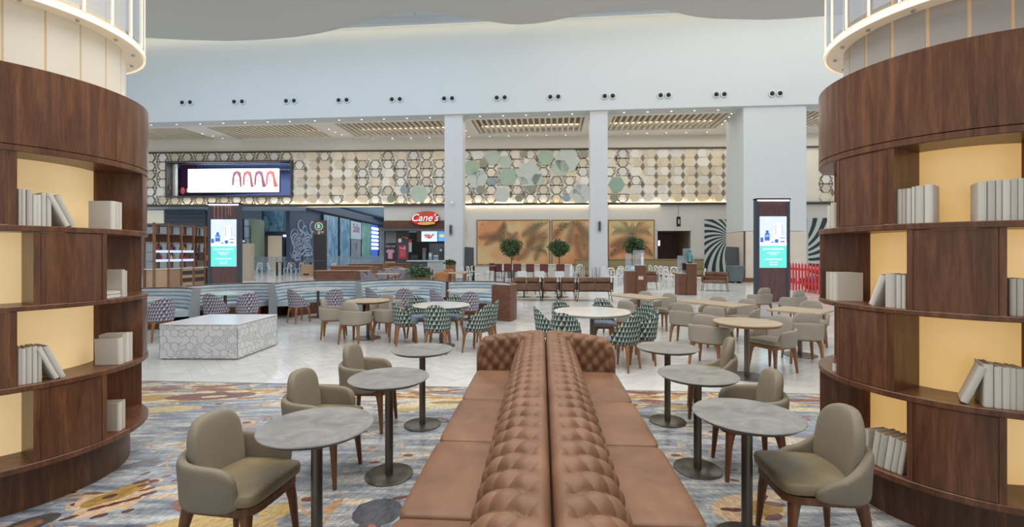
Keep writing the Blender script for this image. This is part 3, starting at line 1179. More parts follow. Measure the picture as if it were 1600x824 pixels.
def drum_lamp(side, c, r1, r2, frost, strip, offs, zr, nst, sw):
    step = 360 / nst
    t = thing('column_lamp', 'glowing glass ring lamp around the %s column above the bookcase' % side, 'lamp', (c[0], c[1], 2.883))
    n = nst
    for i in range(n):
        a0 = rad(offs + i * step + sw / 2)
        a1 = rad(offs + (i + 1) * step - sw / 2)
        MB().ringlathe([(r1 - .01, 0), (r1, 0), (r1, 3.6), (r1 - .01, 3.6)], a0, a1, 5).build('frosted_panel', frost, t, smooth=40)
        MB().ringlathe([(r1 - .02, 0), (r1 - .004, 0), (r1 - .004, 3.6), (r1 - .02, 3.6)], a1, a1 + rad(sw), 2).build('joint_strip', strip, t)
    z0 = zr - 2.883
    MB().ringlathe([(r1 + .004, z0), (r2 - .01, z0), (r2, z0 + .012), (r2, z0 + .05), (r1 + .004, z0 + .05)], 0, 2 * pi, 72).build('light_ring', RINGM, t, smooth=40)
    MB().ringlathe([(r2 + .002, z0 - .006), (r2 + .008, z0 - .006), (r2 + .008, z0 + .03), (r2 + .002, z0 + .03)], 0, 2 * pi, 72).build('rim_band', EDGEG, t, smooth=40)
    m = 26
    for i in range(m):
        a0, a1 = rad(360 / m * i + 1.2), rad(360 / m * (i + 1) - 1.2)
        MB().ringlathe([(r2 - .004, z0 + .08), (r2, z0 + .08), (r2, z0 + 2.2), (r2 - .004, z0 + 2.2)], a0, a1, 3).build('glass_panel', CLEAR, t, smooth=40)
        MB().ringlathe([(r2 - .006, z0 + .05), (r2 + .004, z0 + .05), (r2 + .004, z0 + 2.2), (r2 - .006, z0 + 2.2)], a1, a1 + rad(.9), 1).build('glowing_edge', EDGEG, t)
    for i in range(16):
        a = rad(i * 22.5 + 8)
        MB().lathe([(0, -.012), (.012, -.012), (.012, 0), (0, 0)], 8, cx=(r1 + (r2 - r1) * .45) * cos(a), cy=(r1 + (r2 - r1) * .45) * sin(a), cz=z0).build('fixing_stud', CHROME, t)
    return t


drum_lamp('left', DL.c, .692, .815, FROST_L, STRIPM_L, -26.3, 3.33, 22, 1.0)
drum_lamp('right', DR.c, .604, .722, FROST_R, STRIPM_R, 181, 3.17, 21, 1.8)

# ------------------------------------------------------------------ tufted leather sofas, back to back
def leather(name, a, b_):
    k = NT(name)
    v = k.coord('Object')
    n = k.noise(v, 3.5, 4, .6, .3)
    f_ = k.n('ShaderNodeTexVoronoi', {'Vector': v, 'Scale': 260.0})
    col = k.ramp(n, [(.3, a), (.7, b_)])
    h = k.math('ADD', k.math('MULTIPLY', f_.outputs['Distance'], .35), k.noise(v, 18, 3))
    k.bump(h, .14, .004)
    return k.fin(col, k.math('MULTIPLY_ADD', n, .18, .36), spec=.42)


LEATHER = leather('tan_leather', (114, 80, 58), (144, 105, 79))
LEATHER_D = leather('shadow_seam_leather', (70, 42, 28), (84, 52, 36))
SEAT_Z, BACK_Z = .455, .855


def tuft(u, v, du, dv, depth):
    a, b_ = u / du + v / dv, u / du - v / dv
    s = abs(sin(pi * a / 1.0)) ** .5 * abs(sin(pi * b_ / 1.0)) ** .5
    q = (abs(sin(pi * a)) * abs(sin(pi * b_))) ** .46
    return depth * (q - 1.0)


def sofa(side, sgn):
    # local frame: x away from the back seam, y along the sofa
    t = thing('tufted_sofa', 'long tan leather sofa with a deep buttoned back facing the %s tables' % side, 'sofa', (SB(.035, 0)[0], SB(.035, 0)[1], 0), SR, 'back to back leather sofas')
    Y0, Y1 = .55, 5.02
    A0, A1 = Y0 + .22, Y1 - .22
    m = MB()
    prof = []                                            # back: x,z path with normals from the seam over the roll down to the seat
    N = 46
    pts = [(.004, .60)]
    for i in range(N + 1):
        f_ = i / N
        if f_ < .22:
            g = f_ / .22
            a = pi - g * pi / 2
            pts.append((.062 + .058 * cos(a), .795 + .060 * sin(a)))
        else:
            g = (f_ - .22) / .78
            a = pi / 2 * (1 - g)
            pts.append((.062 + .278 * (cos(a)) ** 1.05, .43 + .425 * (max(sin(a), 0)) ** .72))
    # arc length
    L = [0]
    for i in range(1, len(pts)):
        L.append(L[-1] + hypot(pts[i][0] - pts[i - 1][0], pts[i][1] - pts[i - 1][1]))
    nv = len(pts) - 1

    def nrm(i):
        p, q = pts[max(i - 1, 0)], pts[min(i + 1, nv)]
        dx, dz = q[0] - p[0], q[1] - p[1]
        l = hypot(dx, dz) or 1
        return -dz / l, dx / l
    NY = 420

    def f(u, v_):
        i = int(round(v_ * nv))
        y = A0 - .12 + (A1 + .12 - A0 + .12) * u
        s = L[i]
        nx, nz = nrm(i)
        d = 0
        if s > .262:
            k_ = min(1, (s - .262) / .05) * min(1, (L[-1] - s) / .03 + .2)
            d = tuft(y, s - .325, .15, .20, .046) * k_
        return (sgn * (pts[i][0] - nx * d * -1 * -1), y, pts[i][1] - nz * d * -1 * -1) if False else (sgn * (pts[i][0] + nx * d * (-1 if nx < 0 else 1) * (1 if nx >= 0 else 1)), y, pts[i][1] + abs(nz) * d)
    m.grid(f, NY, nv)
    m.build('tufted_back', LEATHER, t, smooth=70)
    # back buttons
    bt = MB()
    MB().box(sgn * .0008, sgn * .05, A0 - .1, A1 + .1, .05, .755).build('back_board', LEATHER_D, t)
    # seat cushions
    edges = [A0 - .0, 1.24, 2.11, 2.985, 3.855, A1]
    edges[0] = A0
    for i in range(len(edges) - 1):
        y0, y1 = edges[i] + .004, edges[i + 1] - .004

        def warp(x, y, z, y0=y0, y1=y1):
            yy = (y - (y0 + y1) / 2) / ((y1 - y0) / 2)
            xx = (x - .51) / .215
            if z > .40:
                z += .012 * (1 - yy * yy) * (1 - xx * xx) - .002
                z += .0022 * sin(y * 34 + x * 7) * (1 - yy ** 4) * (1 - xx ** 4)
            return (sgn * x, y, z)
        MB().sell((.505, (y0 + y1) / 2, .375), (.222, (y1 - y0) / 2, .082), .22, .16, 72, 20, warp=warp).build('seat_cushion', LEATHER, t, smooth=70)
    MB().box(sgn * .05, sgn * .70, A0 - .05, A1 + .05, .09, .30, .01).build('seat_base', LEATHER, t, smooth=30)
    # arms at both ends: buttoned, sloping down to the front
    for (ya, d) in ((Y1, -1), (Y0, 1)):
        arm = MB()
        NX, NV = 44, 44

        def topz(x):
            g = max(0, (x - .07) / .66)
            z = .855 - .085 * g ** 1.5
            if x > .63:
                q = min(1, (x - .63) / .10)
                z -= .13 * (1 - sqrt(max(0, 1 - q * q)))
            return z

        def fa(u, v_):
            x = .04 + .69 * u
            tz = topz(x)
            r = .088
            zf = .30
            Lf = max(tz - r - zf, .02)
            tot = Lf + pi * r + .45
            s = v_ * tot
            if s < Lf:
                y, z, ny, nz = 0.0, zf + s, 1, 0
            elif s < Lf + pi * r:
                a = (s - Lf) / r
                y, z = -r + r * cos(a), tz - r + r * sin(a)
                ny, nz = cos(a), sin(a)
            else:
                y, z, ny, nz = -2 * r, tz - r - (s - Lf - pi * r), -1, 0
            dd = 0
            sw = s - Lf
            if s < Lf + pi * r * .62:
                dd = tuft(x - .03, sw - .04, .125, .165, .036) * min(1, (s / .12) ** 2) * min(1, max(0, (.73 - x) / .03))
            return (sgn * x, ya + d * (2 * r + y + ny * dd) - 0 * d, max(.09, z + nz * dd))
        arm.grid(fa, NX, NV)
        o = arm.build('tufted_arm', LEATHER, t, smooth=70)
        # front face of the arm
        fp = []
        tz = topz(.728)
        r = .088
        for q in range(9):
            a = pi * q / 8
            fp.append((ya + d * (2 * r - r + r * cos(a)), tz - r + r * sin(a)))
        poly = [(fp[0][0], .09)] + fp + [(fp[-1][0], .09)]
        n_ = len(poly)
        q = MB().add([(sgn * .72, y, z) for y, z in poly] + [(sgn * .735, y, z) for y, z in poly], [tuple(range(n_)), tuple(range(n_, 2 * n_))] + [(i, (i + 1) % n_, n_ + (i + 1) % n_, n_ + i) for i in range(n_)])
        q.build('arm_front', LEATHER, t)
    # buttons
    bm_ = MB().sell((0, 0, 0), (.012, .012, .008), 1, 1, 8, 5)
    bo = None
    cnt = 0
    kk = 0
    jj = 0
    y = A0
    while y < A1 + .05 and cnt < 140:
        for row in range(3):
            s = .325 + .10 * row
            yy = math.floor(y / .15 + .5) * .15 + (.075 if row % 2 else 0)
            i = min(range(len(L)), key=lambda q: abs(L[q] - s))
            nx, nz = nrm(i)
            px_, pz_ = pts[i][0] - abs(nx) * .040, pts[i][1] - abs(nz) * .040
            if bo is None:
                bo = bm_.build('button', LEATHER, t, smooth=60)
                o = bo
            else:
                o = bo.copy()
                COL.objects.link(o)
            o.location = (sgn * px_, yy, pz_)
            cnt += 1
        y += .15
    for x in (.12, .64):
        for y in (Y0 + .12, 2.1, 3.5, Y1 - .12):
            MB().lathe([(.02, 0), (.028, .05), (.03, .09)], 12, cx=sgn * x, cy=y).build('foot', WALNUT_LEG, t, smooth=40)
    return t


sofa('left', -1)
sofa('right', 1)

# ------------------------------------------------------------------ armchairs
def fabric(name, rgb, rough=.85):
    k = NT(name)
    v = k.coord('Object')
    n = k.noise(v, 5, 3)
    f_ = k.noise(v, 190, 2, .6)
    c = lin(rgb)
    col = k.mix(k.math('ADD', k.math('MULTIPLY', n, .5), k.math('MULTIPLY', f_, .5)), tuple(x * .72 for x in c[:3]) + (1,), tuple(min(1, x * 1.25) for x in c[:3]) + (1,))
    k.bump(f_, .55, .003)
    return k.fin(col, rough, spec=.25)


TAN_FAB = fabric('taupe_fabric', (142, 133, 116))
TAN_SEAT = leather('olive_tan_leather', (122, 110, 84), (150, 136, 106))
BEIGE_FAB = fabric('greige_fabric', (166, 158, 146))
BEIGE_SEAT = leather('greige_leather', (146, 136, 120), (170, 160, 142))


def legs4(t, m, x=.205, y=.205, top=.375, splay=.03):
    for sx in (-1, 1):
        for sy in (-1, 1):
            q = MB()
            q.tube([(sx * (x - .03), sy * (y - .03), top), (sx * (x - .006), sy * (y - .006), top - .04), (sx * (x + .008), sy * (y + .008), top - .12), (sx * (x + splay), sy * (y + splay), 0)],
                   [.046, .037, .029, .017], 8)
            lg = q.build('leg', m, t, smooth=50)
            MB().lathe([(.011, -.001), (.011, .004)], 8, cx=sx * (x + splay), cy=sy * (y + splay)).build('foot_glide', BLACK, lg)


def mk_armchair(fab, seat, legm, wing=False):
    def make():
        t = thing('armchair', '', 'chair')

        def wseat(x, y, z):
            return (x * (1 - .10 * max(0, -y) / .25), y, z + (.012 * (1 - (x / .26) ** 2) if z > .42 else 0))
        MB().sell((0, .03, .432), (.262, .255, .038), .4, .3, 40, 14, warp=wseat).build('seat', seat, t, smooth=60)
        pl = [(.235 * (abs(cos(a)) ** .4) * (1 if cos(a) > 0 else -1), .01 + .235 * (abs(sin(a)) ** .4) * (1 if sin(a) > 0 else -1)) for a in [2 * pi * i / 32 for i in range(32)]]
        MB().prism([(x * 1.06, y * 1.06 + .008) for x, y in pl], .352, .394).build('seat_frame', legm, t, smooth=40)
        legs4(t, legm)
        PH = rad(106 if wing else 128)

        def shell(u, v_):
            ph = -PH + 2 * PH * u
            A = abs(ph) / PH
            s_, c_ = sin(ph), -cos(ph)
            px_ = .262 * (abs(s_) ** .62) * (1 if s_ > 0 else -1)
            py_ = .252 * (abs(c_) ** .62) * (1 if c_ > 0 else -1) - .01
            nx, ny = s_, c_
            g = max(0, (A - .66) / .34)
            top = .640 - .05 * A - (.16 * (1 - sqrt(max(0, 1 - g ** 3))))
            if wing:
                top = .640 - .02 * A - .19 * max(0, (A - .42) / .58) ** 1.2
            bot = .372 + .03 * g ** 3
            hh, zc = max((top - bot) / 2, .012), (top + bot) / 2
            a = 2 * pi * v_
            r = .026 * (1 if g < .85 else max(.35, 1 - (g - .85) / .15 * .65))
            ca, sa = cos(a), sin(a)
            off = r * (abs(ca) ** .6) * (1 if ca > 0 else -1)
            z = zc + hh * (abs(sa) ** .35) * (1 if sa > 0 else -1)
            flare = .045 * (z - .40)
            if z > top - .06:
                off *= 1.18
            return (px_ + nx * (off + flare), py_ + ny * (off + flare), z)
        MB().grid(shell, 44, 20, cv=True, cap=True).build('arm_shell', fab, t, smooth=60)

        def wb(x, y, z):
            y += .9 * x * x - .16 * (z - .45)
            if z > .62:
                x *= 1 - .25 * ((z - .62) / .18) ** 2
            return (x, y, z)
        MB().sell((0, -.185, .605 if wing else .595), (.225 if wing else .205, .046, .215 if wing else .195), .5, .55 if wing else .42, 36, 14, 'y', wb).build('backrest', fab, t, smooth=60)
        return t
    return make




def shrink(maker, k):
    def make():
        t = maker()
        for c in t.children_recursive:
            for v in c.data.vertices:
                v.co.x *= k
                v.co.y *= k
        return t
    return make


ARM_T = Proto(shrink(mk_armchair(TAN_FAB, TAN_SEAT, WALNUT_LEG), .86))
ARM_B = Proto(shrink(mk_armchair(BEIGE_FAB, BEIGE_SEAT, OAK), .92))
ARM_W = Proto(shrink(mk_armchair(TAN_FAB, TAN_SEAT, WALNUT_LEG, True), .86))
GN = 'taupe armchairs facing the leather sofas'
ARM_T.put('taupe armchair at the nearest small table left of the sofas', (-1.50, 2.52, 0), rad(-99), GN)
ARM_T.put('taupe armchair at the middle small table left of the sofas', (-1.44, 3.47, 0), rad(-97), GN)
ARM_T.put('taupe armchair at the farthest small table left of the sofas', (-1.40, 4.46, 0), rad(-95), GN)
ARM_W.put('taupe armchair in front of the right bookcase at the nearest small table', (1.705, 2.60, 0), rad(84), GN)
ARM_T.put('taupe armchair at the middle small table right of the sofas', (1.82, 3.52, 0), rad(80), GN)
ARM_W.put('taupe armchair turned sideways at the farthest small table right of the sofas', (2.06, 4.74, 0), rad(70), GN)

# small grey pedestal tables ------------------------------------------
def stone_mat():
    k = NT('grey_stone_top')
    v = k.coord('Object')
    n = k.noise(v, 7, 5, .65, .8)
    col = k.ramp(n, [(.3, (108, 108, 106)), (.5, (130, 129, 126)), (.68, (150, 148, 143))])
    return k.fin(col, k.math('MULTIPLY_ADD', n, .2, .22), spec=.45)


STONE_TOP = stone_mat()
TOP_EDGE = mat('dark_table_edge', (84, 82, 80), .5)


def mk_small():
    t = thing('pedestal_table', '', 'table')
    MB().lathe([(0, .735), (.288, .735), (.297, .7375), (.300, .741), (.297, .745), (0, .745)], 56).build('table_top', STONE_TOP, t, smooth=40)
    MB().lathe([(0, .718), (.27, .718), (.292, .7345), (0, .7345)], 56).build('underside', TOP_EDGE, t, smooth=40)
    MB().lathe([(.030, .012), (.030, .717)], 24).build('pole', STEEL, t, smooth=40)
    MB().lathe([(0, .0), (.176, .0), (.178, .004), (.178, .010), (.174, .013), (0, .013)], 48).build('base_plate', STEEL, t, smooth=40)
    return t


SMALL = Proto(mk_small)
for (px, py, lab) in ((495, 665, 'nearest small round grey table left of the sofas'), (608, 590, 'middle small round grey table left of the sofas'), (660, 546, 'farthest small round grey table left of the sofas'),
                      (1167, 648, 'nearest small round grey table right of the sofas'), (1090, 585, 'middle small round grey table right of the sofas'), (1043, 543, 'farthest small round grey table right of the sofas')):
    x, y = fl(px, py, .742)
    SMALL.put(lab, (x, y, 0), 0, 'small round grey pedestal tables')

# ------------------------------------------------------------------ patterned shell chairs
def pattern_mat(name, cols, sx, sy):
    k = NT(name)
    uv = k.n('ShaderNodeTexCoord').outputs['UV']
    mp = k.n('ShaderNodeMapping')
    mp.inputs['Scale'].default_value = (sx, sy, 1)
    k.t.links.new(uv, mp.inputs[0])
    s = k.n('ShaderNodeSeparateXYZ', {0: mp.outputs[0]})
    row = k.math('FLOOR', s.outputs[1])
    u = k.math('FRACT', k.math('ADD', s.outputs[0], k.math('MULTIPLY', row, .5)))
    v = k.math('FRACT', s.outputs[1])
    du = k.math('ABSOLUTE', k.math('SUBTRACT', u, .5))
    # a tall leaf with a dark spine, next to a coloured facet
    leaf = k.math('LESS_THAN', du, k.math('MULTIPLY', k.math('SUBTRACT', 1.0, v), .48))
    half = k.math('GREATER_THAN', u, .5)
    c = k.mix(leaf, lin(cols[0]), k.mix(half, lin(cols[1]), lin(cols[2])))
    acc = k.math('MULTIPLY', k.math('GREATER_THAN', v, .72), k.math('GREATER_THAN', du, .22))
    c = k.mix(acc, c, lin(cols[3]))
    return k.fin(c, .8, spec=.25)


PAT_G = pattern_mat('green_leaf_fabric', [(42, 56, 56), (196, 200, 188), (112, 134, 130), (58, 80, 84)], 17, 14)
PAT_B = pattern_mat('blue_red_facet_fabric', [(84, 92, 112), (206, 208, 212), (138, 148, 168), (140, 70, 84)], 18, 15)
BLUE_SEAT = fabric('grey_blue_seat_fabric', (136, 146, 162))
GREY_SEAT = fabric('light_grey_seat_fabric', (172, 170, 164))


def mk_shell(pat, seat):
    def make():
        t = thing('shell_chair', '', 'chair')
        MB().sell((0, .02, .43), (.235, .235, .042), .45, .4, 32, 12).build('seat', seat, t, smooth=60)
        pl = [(.205 * (abs(cos(a)) ** .5) * (1 if cos(a) > 0 else -1), .205 * (abs(sin(a)) ** .5) * (1 if sin(a) > 0 else -1)) for a in [2 * pi * i / 28 for i in range(28)]]
        MB().prism(pl, .355, .388).build('seat_frame', OAK, t, smooth=40)
        legs4(t, OAK, .185, .185, .375, .035)
        PH = rad(112)
        m = MB()
        uv = []
        NU, NV = 40, 22

        def f(u, v_):
            ph = -PH + 2 * PH * u
            A = abs(ph) / PH
            s_, c_ = sin(ph), -cos(ph)
            top = .43 + .40 * max(0, cos(A * pi / 2)) ** .75
            bot = .385
            hh, zc = max((top - bot) / 2, .01), (top + bot) / 2
            a = 2 * pi * v_
            ca, sa = cos(a), sin(a)
            z = zc + hh * (abs(sa) ** .45) * (1 if sa > 0 else -1)
            off = .020 * (abs(ca) ** .5) * (1 if ca > 0 else -1)
            rr = .232 + .10 * (z - .40) * (1 if abs(ph) < 1.3 else .6)
            k_ = 1 - .30 * max(0, (z - .60) / .25) ** 1.5
            px_ = (rr + off) * (abs(s_) ** .75) * (1 if s_ > 0 else -1) * k_
            py_ = (rr + off) * (abs(c_) ** .75) * (1 if c_ > 0 else -1)
            uv.append((ph * .24, z))
            return (px_, py_ - .04 * max(0, z - .5), z)
        m.grid(f, NU, NV, cv=True, cap=True)
        m.uv = uv
        m.build('shell_back', pat, t, smooth=60, recalc=False)
        return t
    return make


SH_G = Proto(shrink(mk_shell(PAT_G, BLUE_SEAT), .84))
SH_B = Proto(shrink(mk_shell(PAT_B, BLUE_SEAT), .84))


def chair(P, px, Z, a, lab, grp):
    P.put(lab, (px2(px, Z), Z, 0), rad(a), grp)


g1 = 'greige armchairs at the round table in front of the blue booths'
chair(ARM_B, 556, 8.50, -18, 'greige armchair with its back to the camera at the round table before the blue booths', g1)
chair(ARM_B, 522, 9.05, -75, 'greige armchair at the left of the round table before the blue booths', g1)
chair(ARM_B, 608, 8.82, 62, 'greige armchair at the right of the round table before the blue booths', g1)
chair(ARM_B, 598, 9.75, 165, 'greige armchair behind the round table before the blue booths', g1)
g2 = 'green leaf patterned chairs at the white round table left of the sofas'
for (px, Z, a, lab) in ((634, 8.30, -72, 'leftmost'), (684, 7.70, -4, 'nearest'), (746, 7.75, 62, 'front right'), (758, 8.35, 84, 'rear right'), (655, 8.90, -150, 'rear left'), (706, 8.98, 168, 'rear middle')):
    chair(SH_G, px, Z, a, lab + ' green leaf patterned chair at the white round table left of the sofas', g2)
g3 = 'green leaf patterned chairs at the large white round table behind the sofas'
for (px, Z, a, lab) in ((858, 7.35, -85, 'leftmost'), (885, 6.72, -22, 'front left'), (884, 8.05, -150, 'rear left'), (943, 8.12, 176, 'rear middle'), (973, 6.62, 48, 'front right'), (1003, 6.98, 78, 'right hand'), (997, 7.75, 112, 'rear right')):
    chair(SH_G, px, Z, a, lab + ' green leaf patterned chair at the large white round table behind the sofas', g3)
g4 = 'greige armchairs at the wooden tables on the right'
for (px, Z, a, lab) in ((948, 9.25, -45, 'near left greige armchair at the wooden table just right of the large white table'), (986, 8.72, -45, 'near right greige armchair at the wooden table just right of the large white table'),
                        (1000, 10.5, 128, 'far left greige armchair at the wooden table just right of the large white table'), (1038, 10.05, 125, 'far right greige armchair at the wooden table just right of the large white table'),
                        (1071, 8.42, -38, 'near left greige armchair at the long wooden table in the middle right'), (1120, 7.80, -40, 'near right greige armchair at the long wooden table in the middle right'),
                        (1115, 9.25, 130, 'far left greige armchair at the long wooden table in the middle right'), (1160, 8.80, 125, 'far right greige armchair at the long wooden table in the middle right'),
                        (1108, 6.80, -42, 'greige armchair with its back to the camera at the round wooden table on the right'), (1207, 6.50, 112, 'greige armchair facing the camera at the round wooden table on the right'),
                        (1253, 7.05, -15, 'greige armchair with its back to the camera at the table beside the right bookcase'), (1268, 8.35, 150, 'greige armchair behind the table beside the right bookcase'),
                        (1238, 11.2, 20, 'greige armchair with its back turned right of the advertising totem'), (1186, 11.9, 15, 'greige armchair with its back turned left of the advertising totem')):
    chair(ARM_B, px, Z, a, lab, g4)

# ------------------------------------------------------------------ dining tables
def dtable(label, px, Z, shape, size, topm, rz=0, h=.75, group=None, edge=None, base=True):
    t = thing('dining_table', label, 'table', (px2(px, Z), Z, 0), rz, group)
    if shape == 'round':
        r = size
        MB().lathe([(0, h - .022), (r - .01, h - .022), (r, h - .016), (r, h - .004), (r - .004, h), (0, h)], 56).build('table_top', topm, t, smooth=40)
        if edge:
            MB().lathe([(0, h - .045), (r - .03, h - .045), (r - .004, h - .0225), (0, h - .0225)], 56).build('edge_band', edge, t, smooth=40)
    else:
        MB().box(-size[0] / 2, size[0] / 2, -size[1] / 2, size[1] / 2, h - .03, h, .004).build('table_top', topm, t)
    MB().lathe([(.034, .012), (.034, h - .03)], 16).build('pole', STEEL, t, smooth=40)
    if base:
        MB().lathe([(0, 0), (.25, 0), (.25, .01), (.235, .014), (0, .014)], 36).build('base_plate', STEEL, t, smooth=40)
    return t


def marble():
    k = NT('white_speckled_top')
    v = k.coord('Object')
    n = k.noise(v, 5, 5, .6, 1)
    col = k.ramp(n, [(.3, (206, 206, 202)), (.6, (228, 227, 222))])
    return k.fin(col, .14, spec=.5)


MARBLE = marble()
dtable('round table with a pale top and wooden edge in front of the blue booths', 575, 9.0, 'round', .42, TABLEWOOD, edge=OAK)
dtable('white round table left of the sofas ringed by green leaf patterned chairs', 689.5, 8.25, 'round', .515, MARBLE, edge=TOP_EDGE)
dtable('large white round table behind the sofas', 925, 7.35, 'round', .61, MARBLE, edge=mat('cream_edge', (200, 188, 164), .5))
dtable('wooden table with greige armchairs just right of the large white table', 998, 9.85, 'rect', (1.15, .66), TABLEWOOD, rad(-59))
dtable('long wooden table in the middle right between greige armchairs', 1117, 8.56, 'rect', (1.17, .62), TABLEWOOD, rad(-59))
dtable('round wooden table on the right beside two greige armchairs', 1167, 6.2, 'round', .425, TABLEWOOD, edge=OAK)
dtable('pale table beside the right bookcase', 1250, 7.5, 'rect', (.75, .75), TABLEWOOD, rad(-50))

# ------------------------------------------------------------------ patterned stone block
def hexline_mat():
    k = NT('hexagon_line_stone')
    v = k.coord('Object')
    vo = k.n('ShaderNodeTexVoronoi', {'Vector': v, 'Scale': 7.5, 'Randomness': .55}, feature='DISTANCE_TO_EDGE', voronoi_dimensions='3D')
    vo.voronoi_dimensions = '3D'
    ln = k.math('LESS_THAN', vo.outputs['Distance'], .022)
    n = k.noise(v, 2, 4)
    base = k.mix(n, lin((214, 216, 220)), lin((232, 233, 235)))
    return k.fin(base, .3, spec=.45)


BLOCKM = hexline_mat()
BLOCKTOP = mat('white_block_top', (232, 236, 242), .22, var=.02)
INLAY = mat('grey_inlay_line', (128, 132, 140), .5)
x0, y0 = fl(248, 562.5)
x1, _ = fl(372, 562.5)
blk = thing('stone_block', 'low white stone block inlaid with grey hexagon lines in front of the blue booths', 'plinth', ((x0 + x1) / 2, y0, 0), rad(-1.0))
bw, bd, bh = x1 - x0, 1.17, .56
MB().box(-bw / 2, bw / 2, 0, bd, .012, bh - .012, .002).build('body', BLOCKM, blk)
MB().box(-bw / 2 - .002, bw / 2 + .002, -.002, bd + .002, bh - .0118, bh, .002).build('top_slab', BLOCKTOP, blk)
MB().box(-bw / 2 + .02, bw / 2 - .02, .02, bd - .02, 0, .012).build('shadow_gap_base', BLACK, blk)
# inlaid lines: nested hexagons of several sizes on a hexagonal lattice
il = MB()
hr = random.Random(3)


def inl(face, a0, z0, a1, z1):
    L = hypot(a1 - a0, z1 - z0)
    if L < 1e-5:
        return
    W_ = bw if face == 'f' else bd
    # clip to the face
    pts_ = []
    for (p, q) in ((a0, z0), (a1, z1)):
        pts_.append((min(max(p, 0.004), W_ - .004), min(max(q, .02), bh - .02)))
    (a0, z0), (a1, z1) = pts_
    L = hypot(a1 - a0, z1 - z0)
    if L < .01:
        return
    nx, nz = -(z1 - z0) / L * .0028, (a1 - a0) / L * .0028
    q = [(a0 + nx, z0 + nz), (a0 - nx, z0 - nz), (a1 - nx, z1 - nz), (a1 + nx, z1 + nz)]
    if face == 'f':
        il.add([(-bw / 2 + p, -.0015, z) for p, z in q] + [(-bw / 2 + p, .001, z) for p, z in q], [(0, 1, 2, 3), (0, 1, 5, 4), (2, 3, 7, 6)])
    else:
        il.add([(bw / 2 + .0015, p, z) for p, z in q] + [(bw / 2 - .001, p, z) for p, z in q], [(0, 1, 2, 3), (0, 1, 5, 4), (2, 3, 7, 6)])


def hexl(face, a, z, R_, skip=()):
    P = [(a + R_ * sin(pi / 3 * i), z + R_ * cos(pi / 3 * i)) for i in range(6)]
    for i in range(6):
        if i not in skip:
            inl(face, *P[i], *P[(i + 1) % 6])


for face, W_ in (('f', bw), ('s', bd)):
    rr = .070
    for r in range(-1, 7):
        for c in range(-1, 12):
            a = c * rr * sqrt(3) + (rr * sqrt(3) / 2 if r % 2 else 0)
            z = r * rr * 1.5
            P = [(a + rr * sin(pi / 3 * i), z + rr * cos(pi / 3 * i)) for i in range(6)]
            for i in range(3):                       # each edge once; some left out so that cells merge into larger shapes
                if hr.random() < .80:
                    inl(face, *P[i], *P[(i + 1) % 6])
            q = hr.random()
            if q < .16:
                hexl(face, a, z, rr * .5)
            elif q < .34:                            # chevron through the cell
                inl(face, *P[5], a, z)
                inl(face, a, z, *P[1])
stuff(il.build('inlay_lines', INLAY, blk, recalc=False))

# ------------------------------------------------------------------ blue curved booths
BLUE_UP = leather('pale_blue_upholstery', (170, 188, 200), (204, 216, 222))
GREY_UP = fabric('grey_booth_side_fabric', (158, 166, 172))


def booth(label, cx, cy, r, d0, d1, end_l=None, end_r=None):
    """opening towards the camera; angles measured from the far side, clockwise positive (to the right)"""
    t = thing('curved_booth', label, 'booth', (cx, cy, 0), 0, 'pale blue curved booths')
    a0, a1 = pi / 2 - rad(d0), pi / 2 - rad(d1)
    n = max(12, int(abs(d1 - d0) / 5))
    hb = .885
    MB().ringlathe([(r + .02, 0), (r + .075, 0), (r + .075, hb - .022), (r + .02, hb - .022)], a0, a1, n).build('outer_panel', REDWOOD, t, smooth=40)
    MB().ringlathe([(r - .05, hb - .021), (r + .085, hb - .021), (r + .085, hb), (r - .05, hb)], a0, a1, n).build('cap_rail', WALNUT, t, smooth=40)
    MB().ringlathe([(r - .46, 0), (r - .43, 0), (r - .43, .30), (r - .46, .30)], a0, a1, n).build('base_front', REDWOOD, t, smooth=40)
    MB().ringlathe([(r - .50, .33), (r - .48, .305), (r - .10, .305), (r - .10, .43), (r - .47, .43), (r - .50, .405)], a0, a1, n).build('seat', BLUE_UP, t, smooth=50)
    zz = [.435, .520, .607, .694, .780, .864]
    for i in range(5):
        z0, z1 = zz[i], zz[i + 1]
        rb = r - .015 - .07 * (1 - i / 5)
        prof = [(r + .018, z0), (rb, z0)]
        for q in range(1, 8):
            a = pi * q / 8
            prof.append((rb - .045 * sin(a), z0 + (z1 - z0) * (1 - cos(a)) / 2))
        prof += [(rb, z1), (r + .018, z1)]
        MB().ringlathe(prof, a0, a1, n).build('back_channel', BLUE_UP, t, smooth=60)
    for (d, e) in ((d0, end_l), (d1, end_r)):
        if not e:
            continue
        a = pi / 2 - rad(d)
        s = -1 if d == d0 else 1
        da = rad(3.0) * s
        prof = [(r - .11, 0), (r + .08, 0), (r + .08, hb), (r - .06, hb), (r - .11, .44)] if e == 'fabric' else [(r - .46, 0), (r + .08, 0), (r + .08, hb + .002), (r - .46, hb + .002)]
        MB().ringlathe(prof, a, a - da, 2).build('end_panel', GREY_UP if e == 'fabric' else REDWOOD, t)
    return t


